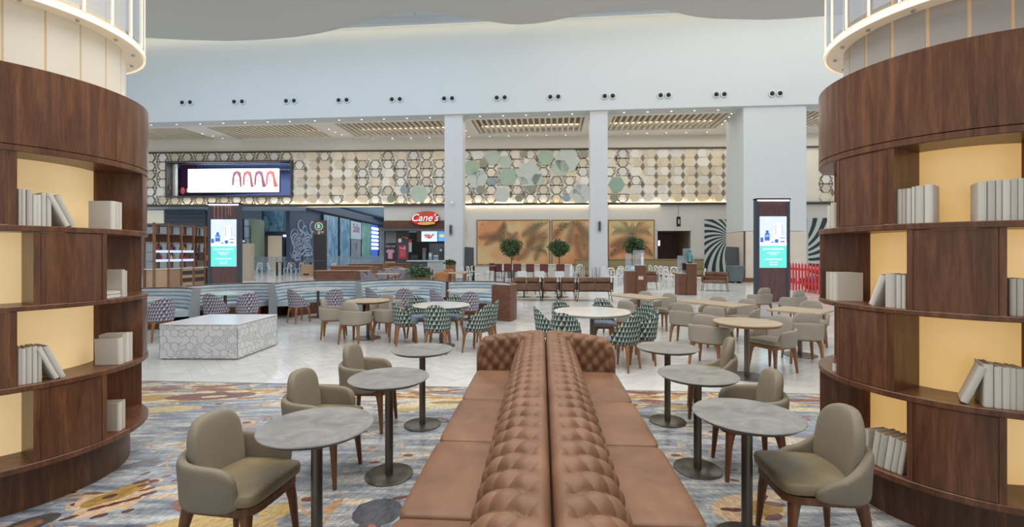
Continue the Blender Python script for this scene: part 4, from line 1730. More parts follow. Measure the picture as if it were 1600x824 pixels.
booth('pale blue curved booth half hidden behind the left bookcase', -7.95, 9.35, 1.2, -120, 62, None, 'fabric')
booth('pale blue curved booth behind the stone block, second from the left', -6.68, 10.95, 1.2, -92, 17, 'fabric', None)
booth('pale blue curved booth in the middle, third from the left', -4.95, 12.05, 1.25, -108, 33, 'fabric', None)
booth('pale blue curved booth behind the greige armchairs, fourth from the left', -3.05, 12.5, 1.2, -84, 77, 'fabric', None)
booth('pale blue curved booth with the exposed wooden end, rightmost', -1.10, 11.75, 1.15, -35, 118, None, 'wood')
gb = 'blue and red patterned chairs at the blue booths'
for (px, Z, s, lab) in ((205, 9.2, .55, 'at the left end half hidden by the bookcase'), (352, 10.72, .60, 'in the booth behind the stone block'), (497, 11.9, .56, 'in the third booth from the left'), (623, 12.1, .55, 'in the fourth booth from the left'), (733, 11.45, .55, 'in the rightmost booth')):
    dtable('white round booth table ' + lab, px, Z, 'round', s, MARBLE, group='white round booth tables')
for (px, Z, a, lab) in ((250, 8.75, 55, 'at the left end beside the bookcase'), (338, 9.85, -3, 'behind the stone block, left one'), (386, 9.95, 42, 'behind the stone block, right one'), (467, 11.0, -35, 'at the third booth, left one'), (520, 11.05, 38, 'at the third booth, right one'),
                        (587, 11.5, -45, 'at the fourth booth, left one'), (633, 11.2, 6, 'at the fourth booth, right one'), (688, 10.9, -52, 'at the rightmost booth, left one'), (733, 10.35, 12, 'at the rightmost booth, right one')):
    chair(SH_B, px, Z, a, 'blue and red patterned chair ' + lab, gb)
# ------------------------------------------------------------------ far wall, right part: stone wall with shop front, murals and doorway
def wbox(m, px0, px1, py0, py1, y0, y1, c=0):
    pm = (px0 + px1) / 2
    return m.box(uW(px0), uW(px1), y0, y1, zW(pm, py1), zW(pm, py0), c)


ZD0, ZD1 = zW(1053, 361), 0
b = MB()
b.box(uW(600), uW(727), 0, .3, zW(650, 360), HB - .1)
b.box(uW(727), uW(1027), 0, .3, 0, HB - .1)
b.box(uW(1027), uW(1079), 0, .3, ZD0, HB - .1)
b.box(uW(1079), 34, 0, .3, 0, HB - .1)
struct(b.build('wall_back_lower', STONE_WALL, **WL))
b = MB()
b.box(-34, wu0 - .3, .3, .5, HB - .15, ZB).box(wu1 + .3, 34, .3, .5, HB - .15, ZB).box(wu0 - .3, wu1 + .3, .3, .5, wv1 + .32, ZB)
struct(b.build('wall_back_core', WARM_WHITE, **WL))

# murals
def mural_mat(name, seed):
    k = NT(name)
    v = k.coord('Object', (1, 1, 1), loc=(seed, 0, seed))
    n = k.noise(v, .45, 3, .5, .3)
    n2 = k.noise(v, 3.5, 5, .7)
    col = k.ramp(n, [(.30, (214, 200, 150)), (.45, (218, 182, 132)), (.6, (212, 144, 98)), (.75, (206, 122, 82))])
    col = k.mix(k.math('MULTIPLY', n2, .25), col, lin((226, 196, 150)))
    return k.fin(col, .6)


PALM = [mat('palm_print_%d' % i, c, .7, var=.15, vscale=4) for i, c in enumerate([(122, 92, 70), (122, 112, 82), (142, 98, 72)])]


def frond(m, x, z, a, L, droop, w_, box_):
    """palm leaf: curved rib with narrow leaflets, flat print on the mural"""
    n = 20
    px_, pz_, aa = x, z, a
    for i in range(n):
        st = L / n
        x1, z1 = px_ + cos(aa) * st, pz_ + sin(aa) * st
        f_ = i / n
        ll = w_ * sin(pi * min(1, f_ * .92 + .12)) ** .7
        for s in (-1, 1):
            la = aa + s * (.95 - .35 * f_)
            tx, tz = px_ + cos(la) * ll, pz_ + sin(la) * ll
            if not (box_[0] < tx < box_[1] and box_[2] < tz < box_[3] and box_[0] < px_ < box_[1] and box_[2] < pz_ < box_[3]):
                continue
            nx, nz = -sin(la) * st * .26, cos(la) * st * .26
            k0 = len(m.v)
            m.v += [(px_ - nx, -.075, pz_ - nz), (px_ + nx, -.075, pz_ + nz), (tx, -.076, tz)]
            m.f.append((k0, k0 + 1, k0 + 2))
        px_, pz_ = x1, z1
        aa += droop / n


for i, (p0, p1, y0, y1, lab, fr) in enumerate([
        (746, 858, 345, 413, 'wide orange palm leaf mural left of the second slim column', [(1, .05, .9, 1.5, .5), (0, .1, .45, .4, .9), (0, .02, .6, .3, -1), (2, .5, .1, 1.2, 1.3), (2, .5, .1, 2.0, -1.3), (2, .55, .1, .5, 1.0), (1, .98, .98, 3.4, .6), (1, .9, .98, 3.9, .7), (1, .98, .7, 4.1, .4), (0, .38, .98, 4.6, .2), (0, .75, .35, .2, -1.4), (0, .7, .4, 1.0, -1.2)]),
        (863, 947, 345, 413, 'orange palm leaf mural partly behind the second slim column', [(1, .35, .98, 3.6, .7), (1, .4, .98, 4.4, .3), (1, .45, .98, 5.2, -.5), (1, .38, .98, 5.8, -.8), (0, .3, .9, 3.3, .9), (2, .6, .05, 2.2, -.8), (2, .62, .05, 1.2, .5)]),
        (951, 1021, 345, 406, 'orange palm leaf mural left of the doorway', [(1, .52, .65, 2.6, 1.2), (1, .52, .65, .5, -1.2), (1, .52, .65, 1.9, .6), (1, .52, .65, 1.2, -.6), (0, .52, .62, 3.6, .6), (0, .52, .62, 5.8, -.6), (2, .0, .3, .6, -.8), (2, .0, .05, .9, -1.2), (2, .98, .1, 2.4, .8)])]):
    t = thing('mural', lab, 'mural', **WL)
    pm = (p0 + p1) / 2
    x0_, x1_, z0_, z1_ = uW(p0), uW(p1), zW(pm, y1), zW(pm, y0)
    MB().box(x0_, x1_, -.06, 0, z0_, z1_).build('canvas', mural_mat('mural_print_%d' % i, i * 3.1), t)
    fr_ = MB()
    for (a, b_, c, d) in ((x0_ - .06, x0_, z0_ - .06, z1_ + .06), (x1_, x1_ + .06, z0_ - .06, z1_ + .06), (x0_, x1_, z1_, z1_ + .06), (x0_, x1_, z0_ - .06, z0_)):
        fr_.box(a, b_, -.08, 0, c, d)
    fr_.build('frame', mat('mural_frame', (120, 96, 78), .5), t)
    for q in range(3):
        mm = MB()
        for (ci, fx, fz, a, dr) in fr:
            if ci == q:
                frond(mm, x0_ + (x1_ - x0_) * fx, z0_ + (z1_ - z0_) * fz, a, 2.3, dr, .62, (x0_ + .03, x1_ - .03, z0_ + .03, z1_ - .03))
        if mm.v:
            stuff(mm.build('palm_leaf_print', PALM[q], t, recalc=False))

# doorway
d1 = link('door_1', None, None, (0, WZ0, 0), WR)
struct(d1)
DOORW = wood('doorway_brown_curtain', (70, 50, 44), (116, 90, 78), 1.4, .5)
wbox(MB(), 1021, 1090, 355, 430, 2.6, 2.7).build('back_wall', DOORW, d1)
MB().box(uW(1027) - .2, uW(1027), .3, 2.6, 0, ZD0 + .2).build('side_wall', mat('doorway_tan', (150, 132, 108), .6), d1)
MB().box(uW(1079), uW(1079) + .2, .3, 2.6, 0, ZD0 + .2).build('side_wall', mat('doorway_tan', (150, 132, 108), .6), d1)
MB().box(uW(1027), uW(1079), .3, 2.6, ZD0, ZD0 + .15).build('header', mat('doorway_tan', (150, 132, 108), .6), d1)
fr_ = MB()
fr_.box(uW(1025.5), uW(1027), -.05, .3, 0, ZD0 + .08).box(uW(1079), uW(1081), -.05, .3, 0, ZD0 + .08).box(uW(1025.5), uW(1081), -.05, .3, ZD0, ZD0 + .08)
fr_.build('door_frame', WHITE_PAINT, d1)
tag(MB().box(uW(1031), uW(1033), .32, .40, zW(1030, 384), zW(1030, 376)).build('wall_sconce', emat('sconce_glow', (255, 226, 180), 4), **WL), 'small glowing sconce inside the doorway', 'light')
t = thing('hanging_sign', 'black hanging sign above the doorway', 'sign', **WL)
MB().box(uW(1052.5), uW(1058.5), -.7, -.62, zW(1055, 355), zW(1055, 340), .01).build('sign_box', BLACK_METAL, t)
MB().box(uW(1054.5), uW(1056.8), -.72, -.70, zW(1055, 351), zW(1055, 344)).build('pictogram', mat('sign_pale', (190, 190, 186), .5), t)
MB().box(uW(1055), uW(1055.6), -.66, -.64, zW(1055, 340), zW(1055, 318)).build('hanger_rod', BLACK_METAL, t)

# striped swirl murals
def zebra(name, cx_, cz_):
    k = NT(name)
    tc = k.n('ShaderNodeTexCoord')
    s = k.n('ShaderNodeSeparateXYZ', {0: tc.outputs['Object']})
    dx = k.math('SUBTRACT', s.outputs[0], cx_)
    dz = k.math('SUBTRACT', s.outputs[2], cz_)
    r = k.math('SQRT', k.math('ADD', k.math('MULTIPLY', dx, dx), k.math('MULTIPLY', dz, dz)))
    an = k.math('ARCTAN2', dz, dx)
    ph = k.math('ADD', k.math('MULTIPLY', an, 26.0), k.math('MULTIPLY', k.math('POWER', r, .7), -9.0))
    st = k.math('GREATER_THAN', k.math('SINE', ph), 0.0)
    col = k.mix(st, lin((44, 52, 56)), lin((196, 208, 208)))
    return k.fin(col, .5)


x0_, x1_ = uW(1100), uW(1151)
t = thing('mural', 'black and white swirling stripe mural right of the doorway', 'mural', **WL)
MB().box(x0_, x1_, -.06, 0, zW(1125, 432), zW(1125, 343)).build('canvas', zebra('swirl_stripes_a', uW(1141), zW(1125, 372)), t)
MB().box(x0_ - .05, x0_, -.07, 0, zW(1125, 432), zW(1125, 342)).box(x0_, x1_, -.07, 0, zW(1125, 343), zW(1125, 342)).build('frame', WHITE_PAINT, t)
t = thing('mural', 'black and white stripe mural behind the red picket fence', 'mural', **WL)
MB().box(uW(1262), uW(1330), -.06, 0, zW(1275, 432), zW(1275, 341)).build('canvas', zebra('swirl_stripes_b', uW(1232), zW(1275, 395)), t)
MB().box(uW(1262) - .05, uW(1262), -.07, 0, zW(1275, 432), zW(1275, 341)).build('frame', WHITE_PAINT, t)

# bench along the wall below the murals
UPH = fabric('khaki_bench_fabric', (158, 146, 112))
for (p0, p1, lab) in ((898, 947, 'khaki wall bench behind the second slim column'), (951, 1098, 'long khaki wall bench under the doorway and mural')):
    t = thing('wall_bench', lab, 'bench', **WL)
    MB().box(uW(p0), uW(p1), -.75, -.12, .12, .46, .03).build('seat', UPH, t)
    MB().box(uW(p0), uW(p1), -.22, -.10, .47, 1.15, .03).build('backrest', UPH, t)
    MB().box(uW(p0), uW(p1), -.24, -.085, 1.15, 1.24, .02).build('top_roll', mat('bench_cap', (150, 128, 92), .6), t)
    MB().box(uW(p0), uW(p1), -.7, -.15, 0, .12).build('plinth', REDWOOD, t)

# ------------------------------------------------------------------ chicken restaurant front
t = thing('restaurant', 'fast food counter with a red script sign beside the first column', 'restaurant', **WL)
pc = (600, 727)
wbox(MB(), 600, 727, 345, 358, -.12, 0).build('wood_fascia', wood('shop_fascia_wood', (74, 48, 38), (124, 84, 64), 3, .5, 'X'), t)
wbox(MB(), 597, 727, 358.5, 361.5, -.7, 0).build('canopy', mat('canopy_steel', (92, 98, 106), .4, .5), t)
wbox(MB(), 601, 727, 361, 432, 2.4, 2.5).build('kitchen_back_wall', mat('kitchen_dark', (52, 54, 58), .6), t)
wbox(MB(), 600, 638, 361, 432, .0, .25).build('poster_wall', mat('poster_wall_charcoal', (72, 76, 82), .6), t)
wbox(MB(), 637, 727, 409, 432, .0, .9).build('counter', mat('counter_grey', (78, 82, 88), .5), t)
wbox(MB(), 636, 727, 406.8, 409, -.12, 1.0).build('counter_top', mat('counter_top', (196, 202, 204), .3), t)
wbox(MB(), 668, 727, 409.3, 432, -.05, -.002).build('counter_panel', mat('counter_panel', (172, 182, 186), .4), t)
wbox(MB(), 648, 657, 361, 378, .6, 1.4).build('hood', wood('hood_wood', (88, 62, 48), (126, 92, 72), 3), t)
wbox(MB(), 663, 727, 380, 407, 1.6, 1.7).build('tiled_splashback', mat('splashback', (118, 120, 124), .4, var=.35, vscale=9), t)
wbox(MB(), 603, 619, 361, 380, -.02, 0).build('grey_hatch', mat('hatch_grey', (128, 128, 130), .5), t)
wbox(MB(), 607, 619, 380, 382, -.03, 0).build('hatch_sill', BLACK, t)
s1 = wbox(MB(), 658, 682.5, 361.8, 377.5, .10, .16).build('menu_screen', emat('menu_screen_white', (206, 228, 246), .95), t)
poly = [(-1, .55), (-.55, .62), (.1, .55), (.35, .35), (.55, .5), (.95, .85), (1, .55), (.75, .1), (.55, -.2), (.62, -.62), (.42, -.45), (.2, -.35), (.05, -.9), (-.2, -.5), (-.6, -.35), (-.95, -.1)]
m_ = MB()
uc, zc = (uW(658) + uW(682.5)) / 2, zW(670, 369.6)
m_.vprism([(uc + x * .36, zc + z * .24) for x, z in poly], .085, .099)
m_.build('red_map_graphic', emat('map_red', (206, 48, 62), .6), s1)
text('ONE LOVE', 'screen_lettering', emat('screen_white', (255, 240, 240), .8), .13, s1, (uc - .02, .08, zc + .02))
s2 = wbox(MB(), 684, 697, 361.8, 377, .10, .16).build('menu_screen', emat('menu_screen_blue', (96, 160, 222), .9), t)
q = MB()
for i in range(20):
    q.v.append((uW(690) + .21 * cos(2 * pi * i / 20), .095, zW(690, 368.5) + .11 * sin(2 * pi * i / 20)))
q.f.append(tuple(range(20)))
q.build('dish_graphic', emat('dish_yellow', (240, 216, 120), .8), s2, recalc=False)
# posters
p_ = wbox(MB(), 623, 635.2, 383.5, 405, -.03, 0).build('red_poster', mat('poster_red', (190, 56, 72), .5), t)
text('1', 'poster_lettering', WHITE_PLASTIC, .34, p_, (uW(632.5), -.032, zW(630, 388)), bold=.01)
text('You', 'poster_lettering', WHITE_PLASTIC, .24, p_, (uW(627.8), -.032, zW(630, 388)), shear=.2)
for i in range(6):
    MB().box(uW(625), uW(633.5 - (i % 2)), -.033, -.03, zW(630, 392.5 + i * 1.6), zW(630, 392.1 + i * 1.6)).build('text_line', mat('poster_pale', (228, 160, 168), .5), p_)
p_ = wbox(MB(), 602, 620, 386.5, 407, -.03, 0).build('shirt_poster', mat('poster_dark', (54, 50, 54), .5), t)
uc, zc = uW(610), zW(610, 397)
q = MB().vprism([(uc + x * .30, zc + z * .36) for x, z in [(-.55, -1), (.55, -1), (.55, .3), (.85, .2), (1.05, .6), (.45, 1), (.2, .85), (-.2, .85), (-.45, 1), (-1.05, .6), (-.85, .2), (-.55, .3)]], -.045, -.03)
q.build('pink_shirt_graphic', mat('shirt_pink', (212, 150, 172), .6), p_)
text("Cane's", 'poster_lettering', WHITE_PLASTIC, .09, p_, (uc, -.047, zc + .06))
wbox(MB(), 602, 618.5, 384.2, 386.2, -.04, 0).build('caption_strip', mat('caption_bar', (96, 62, 58), .5), t)
text('Caniac Club', 'caption_lettering', WHITE_PLASTIC, .15, t, (uW(610.3), -.045, zW(610, 385.2)))
wbox(MB(), 602, 618, 409, 411, -.04, 0).build('yellow_strip', mat('strip_gold', (206, 164, 88), .5), t)
q = MB()
q.lathe([(0, -.02), (.13, -.02), (.13, 0), (0, 0)], 20)
q.v = [(uW(625) + v[0], v[2] - .02, zW(625, 376) + v[1] * 1.25) for v in q.v]
q.build('white_round_badge', WHITE_PLASTIC, t)
MB().box(uW(628), uW(634), -.05, -.02, zW(630, 372), zW(630, 369.5)).build('red_dash_graphic', mat('dash_red', (206, 58, 48), .5), t)
MB().box(uW(634), uW(637), -.05, -.02, zW(630, 373), zW(630, 371.5)).build('yellow_dash_graphic', mat('dash_yellow', (232, 182, 90), .5), t)
MB().box(uW(638.5), uW(643), .02, .06, zW(640, 394), zW(640, 375)).build('menu_strip', mat('menu_strip', (196, 192, 186), .5), t)
MB().box(uW(638.5), uW(643), .015, .07, zW(640, 379), zW(640, 374)).build('menu_strip_head', mat('poster_red', (190, 56, 72), .5), t)
# counter things
for i, (px, w_, py, c, nm, cat, lab) in enumerate([(661, 4.5, 388, (120, 122, 126), 'drink_dispenser', 'dispenser', 'slim red and grey drink dispenser on the restaurant counter'), (671, 5, 395, (170, 174, 178), 'cup_stack', 'cups', 'pale stack of cups on the restaurant counter'), (688, 5, 387, (60, 60, 64), 'coffee_machine', 'machine', 'dark machine with chrome spouts on the restaurant counter'),
                                                   (646, 12, 398, (36, 38, 42), 'cash_register', 'register', 'black cash register on the restaurant counter'), (680, 7, 399, (206, 214, 222), 'counter_sign', 'sign', 'small blue and white sign on the restaurant counter')]):
    q = thing(nm, lab, cat, **WL)
    m_ = mat('counter_item_%d' % i, c, .4)
    wbox(MB(), px - w_ / 2, px + w_ / 2, py, 406.7, .25, .6, .01).build('body', m_, q)
    wbox(MB(), px - w_ / 2 + .6, px + w_ / 2 - .6, py + 2, py + 6, .22, .25).build('front_panel', [mat('item_red', (176, 60, 64), .5), WHITE_PLASTIC, CHROME, DARKGREY, mat('item_blue', (120, 150, 200), .5)][i], q)
# logo sign
sg = thing('restaurant_sign', "red oval sign with white script lettering Cane's above the counter", 'sign', **WL)
uc, zc = uW(665.5), zW(665, 342)
def oval(rx, rz, tilt=0.12, n=40, dx=0, dz=0, pw=1):
    P = []
    for i in range(n):
        a = 2 * pi * i / n
        x, z = rx * cos(a), rz * sin(a)
        P.append((uc + dx + x * cos(tilt) - z * sin(tilt), zc + dz + x * sin(tilt) + z * cos(tilt)))
    return P
MB().vprism(oval(1.0, .48, .06), -.34, -.20).build('red_oval', emat('sign_red', (196, 44, 40), .55), sg)
MB().vprism(oval(1.04, .52, .06), -.20, -.16).build('dark_backing', mat('sign_backing', (60, 30, 28), .5), sg)
text("Cane's", 'script_shadow', BLACK, .74, sg, (uc - .02 + .03, -.36, zc + .02 - .03), extrude=.012, shear=.32, bold=.014)
text("Cane's", 'script_lettering', emat('sign_white', (246, 246, 244), .35), .74, sg, (uc - .02, -.40, zc + .02), extrude=.02, shear=.32, bold=.006)
MB().vprism(oval(.34, .075, 0, dx=.02, dz=.34), -.38, -.34).build('upper_gold_band', mat('sign_gold_dark', (196, 124, 60), .5), sg)
text('RAISING', 'small_lettering', mat('sign_brown', (110, 40, 30), .5), .11, sg, (uc + .02, -.385, zc + .34))
MB().vprism(oval(.62, .095, .02, dx=.12, dz=-.36), -.38, -.32).build('lower_gold_band', emat('sign_gold', (238, 190, 100), .45), sg)
text('CHICKEN FINGERS', 'small_lettering', mat('sign_brown', (110, 40, 30), .5), .115, sg, (uc + .12, -.385, zc - .36))

# ------------------------------------------------------------------ framed opening in the hexagon wall with the big screen behind
wn = struct(link('window_1', None, None, (0, WZ0, 0), WR))
FRM = mat('window_bronze', (84, 80, 78), .45, .4)
m_ = MB()
e = .12
m_.box(wu0 - e, wu0, -.22, .34, wv0 - e, wv1 + e).box(wu1, wu1 + e, -.22, .34, wv0 - e, wv1 + e).box(wu0, wu1, -.22, .34, wv0 - e, wv0).box(wu0, wu1, -.22, .34, wv1, wv1 + e)
m_.build('window_frame', FRM, wn)
ROOMB = mat('upper_concourse_blue', (116, 128, 176), .6, var=.1)
MB().box(wu0 - 4, wu1 + 1, 3.6, 3.7, wv0 - .5, wv1 + .3).build('concourse_back_wall', ROOMB, wn)
MB().box(wu0 - 4.1, wu0 - 4, .35, 3.7, wv0 - .5, wv1 + .3).build('concourse_side_wall', ROOMB, wn)
MB().box(wu0 - 4, wu1 + 1, .35, 3.6, wv1 + .25, wv1 + .3).build('concourse_ceiling', mat('concourse_pale_blue', (178, 200, 226), .6), wn)
MB().box(wu0 - 4, wu1 + 1, .35, 3.6, wv0 - .5, wv0 - .45).build('concourse_floor', mat('concourse_floor_grey', (108, 110, 134), .5), wn)
MB().box(wu0 - .1, wu0 + .20, .36, .6, wv0 - .4, wv1 + .2).build('concourse_pillar', WARM_WHITE, wn)
MB().box(wu1 - 1.1, wu1 + .9, 2.6, 2.7, wv0 - .4, wv0 + 1.1).build('concourse_side_panel', mat('concourse_pale_blue', (178, 200, 226), .6), wn)
MB().box(wu1 - 1.1, wu1 + .9, 2.6, 2.7, wv0 + 1.1, wv1 - .2).build('concourse_side_panel', mat('concourse_grey_tan', (146, 146, 150), .6), wn)
tr = MB().box(-.04, .04, 2.0, 2.1, wv1 - .24, wv1 - .10).build('truss_block', BLACK, wn)
for i in range(46):
    o = tr if i == 0 else tr.copy()
    if i:
        COL.objects.link(o)
    o.location = (wu0 + .75 + i * .178, 0, 0)
sh = thing('shop_sign', 'dark shop sign with a red flame badge and white letters FAB', 'sign', (-.95 * cos(WR), WZ0 - .95 * sin(WR), .12), WR)
MB().box(wu0 + .35, wu0 + 1.95, 1.75, 1.85, wv0 + .1, wv0 + .92).build('sign_board', mat('shop_board', (64, 62, 88), .5), sh)
MB().box(wu0 + .35, wu0 + 1.6, 1.9, 1.95, wv0 + .92, wv1 + .2).build('shop_wall', mat('shop_maroon', (104, 62, 96), .6), sh)
q = MB().lathe([(.0, -.02), (.24, -.02), (.24, 0), (0, 0)], 20)
q.v = [(wu0 + .66 + v[0] * .8, 1.73 + v[2], wv0 + .54 + v[1] * 1.15) for v in q.v]
q.build('red_badge', emat('badge_red', (212, 60, 64), .6), sh)
MB().vprism([(wu0 + .56, wv0 + .38), (wu0 + .76, wv0 + .38), (wu0 + .79, wv0 + .54), (wu0 + .68, wv0 + .74), (wu0 + .6, wv0 + .56)], 1.68, 1.70).build('flame_mark', WHITE_PLASTIC, sh)
text('FAB', 'sign_lettering', emat('fab_white', (206, 220, 240), .6), .42, sh, (wu0 + 1.32, 1.72, wv0 + .54), bold=.012)
ls = thing('led_screen', 'bright white advertising screen showing four women, seen through the framed opening', 'screen', **WL)
KS = 34.28 / 33
sx0, sx1, sz0, sz1 = uW(293) * KS, uW(434) * KS, H + (zW(360, 300.5) - H) * KS, H + (zW(360, 264) - H) * KS
MB().box(sx0, sx1, 1.25, 1.40, sz0, sz1).build('screen', emat('led_white', (252, 250, 255), 1.15), ls)
MB().box(sx0 - .04, sx1 + .04, 1.401, 1.5, sz0 - .04, sz1 + .04).build('casing', BLACK_METAL, ls)
SKIN = emat('portrait_skin', (246, 214, 206), .95)
for i, (px, hc) in enumerate(((369.5, (140, 92, 104)), (386, (178, 106, 108)), (404, (146, 102, 126)), (422, (214, 118, 116)))):
    u = uW(px) * KS
    hm = emat('portrait_hair_%d' % i, hc, .75)
    sw = (0, .06, .10, .12)[i]
    hair = [(-.36, -.45), (-.36, .05), (-.28, .55), (0, .70), (.28, .58), (.36, .15), (.36 + sw, -.25), (.38 + sw * 2, -.55), (.28, -.60), (.22, -.2), (.2, .2), (0, .48), (-.2, .25), (-.22, -.2), (-.26, -.45)]
    zc = H + (zW(360, 281) - H) * KS
    MB().vprism([(u + x, zc + z) for x, z in hair], 1.235, 1.249).build('portrait_hair', hm, ls)
    face = [(u + .235 * cos(2 * pi * k / 18), zc + .14 + .37 * sin(2 * pi * k / 18)) for k in range(18)]
    MB().vprism(face, 1.240, 1.2495).build('portrait_face', SKIN, ls)
    MB().vprism([(u - .06, zc - .06), (u + .06, zc - .06), (u + .04, zc - .10), (u - .04, zc - .10)], 1.225, 1.238).build('portrait_mouth', emat('portrait_red', (200, 84, 92), .8), ls)
    for s in (-1, 1):
        MB().vprism([(u + s * .06, zc + .21), (u + s * .15, zc + .22), (u + s * .15, zc + .19), (u + s * .06, zc + .185)], 1.225, 1.238).build('portrait_eye', emat('portrait_eye', (130, 84, 92), .7), ls)

# ------------------------------------------------------------------ concourse on the left, beyond the hexagon wall
BLUEW = mat('dark_blue_wall', (62, 80, 108), .5, var=.08)
SOFB = mat('concourse_soffit', (168, 186, 204), .6)
m_ = MB()
m_.prism([(px2(478, 33.6), 33.6), (px2(603, 33.4), 33.4), (px2(640, 74), 74), (-40, 74), (-40, 37.4), (px2(478, 37.4), 37.4)], 6.6, 6.8)
m_.prism([(-40, 34.2), (px2(478, 33.7), 33.7), (px2(478, 37.4), 37.4), (-40, 37.4)], 5.12, 5.2)
struct(m_.build('ceiling_concourse', SOFB))
wa, wb_ = Vector((px2(453, 37.5), 37.5)), Vector((px2(606, 68), 68))
L_ = (wb_ - wa).length
wr = atan2(wb_.y - wa.y, wb_.x - wa.x)
CWL = dict(loc=(wa.x, wa.y, 0), rz=wr)
m_ = MB().box(0, L_, .0, .3, 0, 6.6)
struct(m_.build('wall_left', BLUEW, **CWL))
m_ = MB().box(0, L_, -.5, 0, 5.55, 6.0)
struct(m_.build('trim_9', mat('dark_soffit_band', (84, 86, 96), .6), **CWL))
m_ = MB().box(-20, 20, 0, .3, 0, 7)
struct(m_.build('wall_end', mat('end_wall_blue', (150, 176, 196), .6), loc=(px2(560, 70), 70, 0)))


def marb(name, a, b_, c):
    k = NT(name)
    v = k.coord('Object', (1, 1, .35))
    n = k.noise(v, 1.6, 5, .65, 1.6)
    return k.fin(k.ramp(n, [(.35, a), (.5, b_), (.66, c)]), .35)


TEAL = marb('blue_marble_print', (60, 106, 138), (112, 160, 186), (184, 202, 206))
TEALG = marb('green_marble_print', (74, 128, 122), (120, 170, 158), (170, 200, 188))
GREYM = marb('grey_marble_print', (100, 112, 120), (140, 150, 156), (178, 184, 186))


def along(px):
    """distance along the concourse wall for an image column"""
    a = (px - CX) / F
    d = wb_ - wa
    # wa.x + t d.x = a (wa.y + t d.y)
    t_ = (a * wa.y - wa.x) / (d.x - a * d.y)
    return t_ * L_


for i, (p0, p1, z1_, m2, nm, lab) in enumerate([(502, 525, 5.4, TEAL, 'marbled_hoarding', 'leftmost blue marbled shop panel on the concourse wall'), (527.5, 544, 5.4, TEAL, 'marbled_hoarding', 'second blue marbled shop panel on the concourse wall'), (545, 561, 3.2, GREYM, 'marbled_hoarding', 'grey green marbled shop panel under the white sign'),
                                                (562, 577, 5.4, TEALG, 'marbled_hoarding', 'green marbled shop panel on the concourse wall'), (590, 600, 5.2, GREYM, 'marbled_hoarding', 'grey shop panel at the far end of the concourse')]):
    t = thing(nm, lab, 'wall panel', **CWL)
    a0, a1 = along(p0), along(p1)
    MB().box(a0 + .06, a1 - .06, -.22, -.02, .4, z1_, .01).build('panel', m2, t)
    MB().box(a0, a0 + .06, -.24, -.02, .4, z1_).box(a1 - .06, a1, -.24, -.02, .4, z1_).build('panel_trim', mat('panel_trim', (66, 78, 96), .5), t)
t = thing('shop_sign', 'white shop sign with small red lettering on the concourse wall', 'sign', **CWL)
a0, a1 = along(545), along(561)
MB().box(a0, a1, -.26, -.02, 3.25, 5.3, .01).build('sign_board', mat('sign_pale_blue', (196, 208, 220), .5), t)
text('Stile', 'sign_lettering', mat('sign_pink', (150, 90, 120), .5), 1.4, t, ((a0 + a1) / 2, -.28, 4.5))
t = thing('light_sign', 'blue and white glowing striped shop sign at the end of the concourse', 'sign', **CWL)
a0, a1 = along(577.5), along(588)
for i in range(6):
    MB().box(a0 + .1, a1 - .1, -.34, -.2, 2.1 + i * .52, 2.42 + i * .52).build('glowing_bar', emat('sign_bar_white', (226, 236, 250), 1.0), t)
MB().box(a0, a1, -.2, -.02, .6, 5.4).build('sign_back', emat('sign_bar_blue', (70, 110, 206), .35), t)
# white swirl drawing on the dark wall
t = thing('wall_drawing', 'white swirling line drawing on the dark blue wall', 'mural', **CWL)
m_ = MB()
hr = random.Random(9)


def arc(cx_, cz_, r, a0, a1, wd):
    n = 18
    k0 = len(m_.v)
    for i in range(n + 1):
        a = a0 + (a1 - a0) * i / n
        w_ = wd * sin(pi * min(max(i / n, .03), .97)) ** .5
        for rr in (r - w_, r + w_):
            m_.v.append((cx_ + rr * cos(a) * 1.25, -.03, cz_ + rr * sin(a)))
    for i in range(n):
        m_.f.append((k0 + 2 * i, k0 + 2 * i + 1, k0 + 2 * i + 3, k0 + 2 * i + 2))


for (px, z) in ((467, 2.4), (481, 2.5)):
    s = along(px)
    for r, w_ in ((.12, .07), (.34, .08), (.6, .08), (.86, .08)):
        arc(s, z, r, hr.uniform(0, 1), hr.uniform(5.2, 6.4), w_)
for k_ in range(22):
    px, z = hr.uniform(456, 490), hr.uniform(.6, 4.1)
    arc(along(px), z, hr.uniform(.25, .6), hr.uniform(0, 6), hr.uniform(6.5, 9), .085)
stuff(m_.build('line_drawing', mat('chalk_white', (178, 192, 212), .7), t, recalc=False))

# frontal part of the concourse left of the dark wall
FZ = 43.0
def fbox(m, p0, p1, y0, y1, d0=0, d1=.2, Z=FZ, c=0):
    return m.box(px2(p0, Z), px2(p1, Z), Z + d0, Z + d1, H + (HY - y1) * Z / F, H + (HY - y0) * Z / F, c)


m_ = MB()
fbox(m_, 180, 452, 300, 324, 0, .2)
fbox(m_, 447, 454, 324, 427, 0, .2)
fbox(m_, 180, 375, 324, 427, .5, .7)
struct(m_.build('wall_left_front', BLUEW))
struct(fbox(MB(), 376, 414, 320, 342, -.3, 0).build('trim_10', SOFB))
struct(fbox(MB(), 376, 452, 340, 427, 4.0, 4.2).build('wall_left_rear', mat('pale_green_wall', (178, 194, 186), .6)))
t = thing('marbled_hoarding', 'blue marbled panel high on the left concourse wall', 'wall panel')
fbox(MB(), 415, 446, 323, 362, -.35, -.15).build('panel', TEAL, t)
fbox(MB(), 412.5, 415, 322, 362.3, -.36, -.1).build('panel_trim', BLUEW, t)
t = thing('shop_entrance', 'cream lit shop entrance under the blue marbled panel', 'shop entrance')
fbox(MB(), 416, 443, 368.5, 427, .3, .5).build('back_wall', emat('shop_cream', (222, 206, 178), .35), t)
fbox(MB(), 411, 447, 362.5, 368.5, -.3, .3).build('header', mat('header_navy', (58, 72, 98), .5), t)
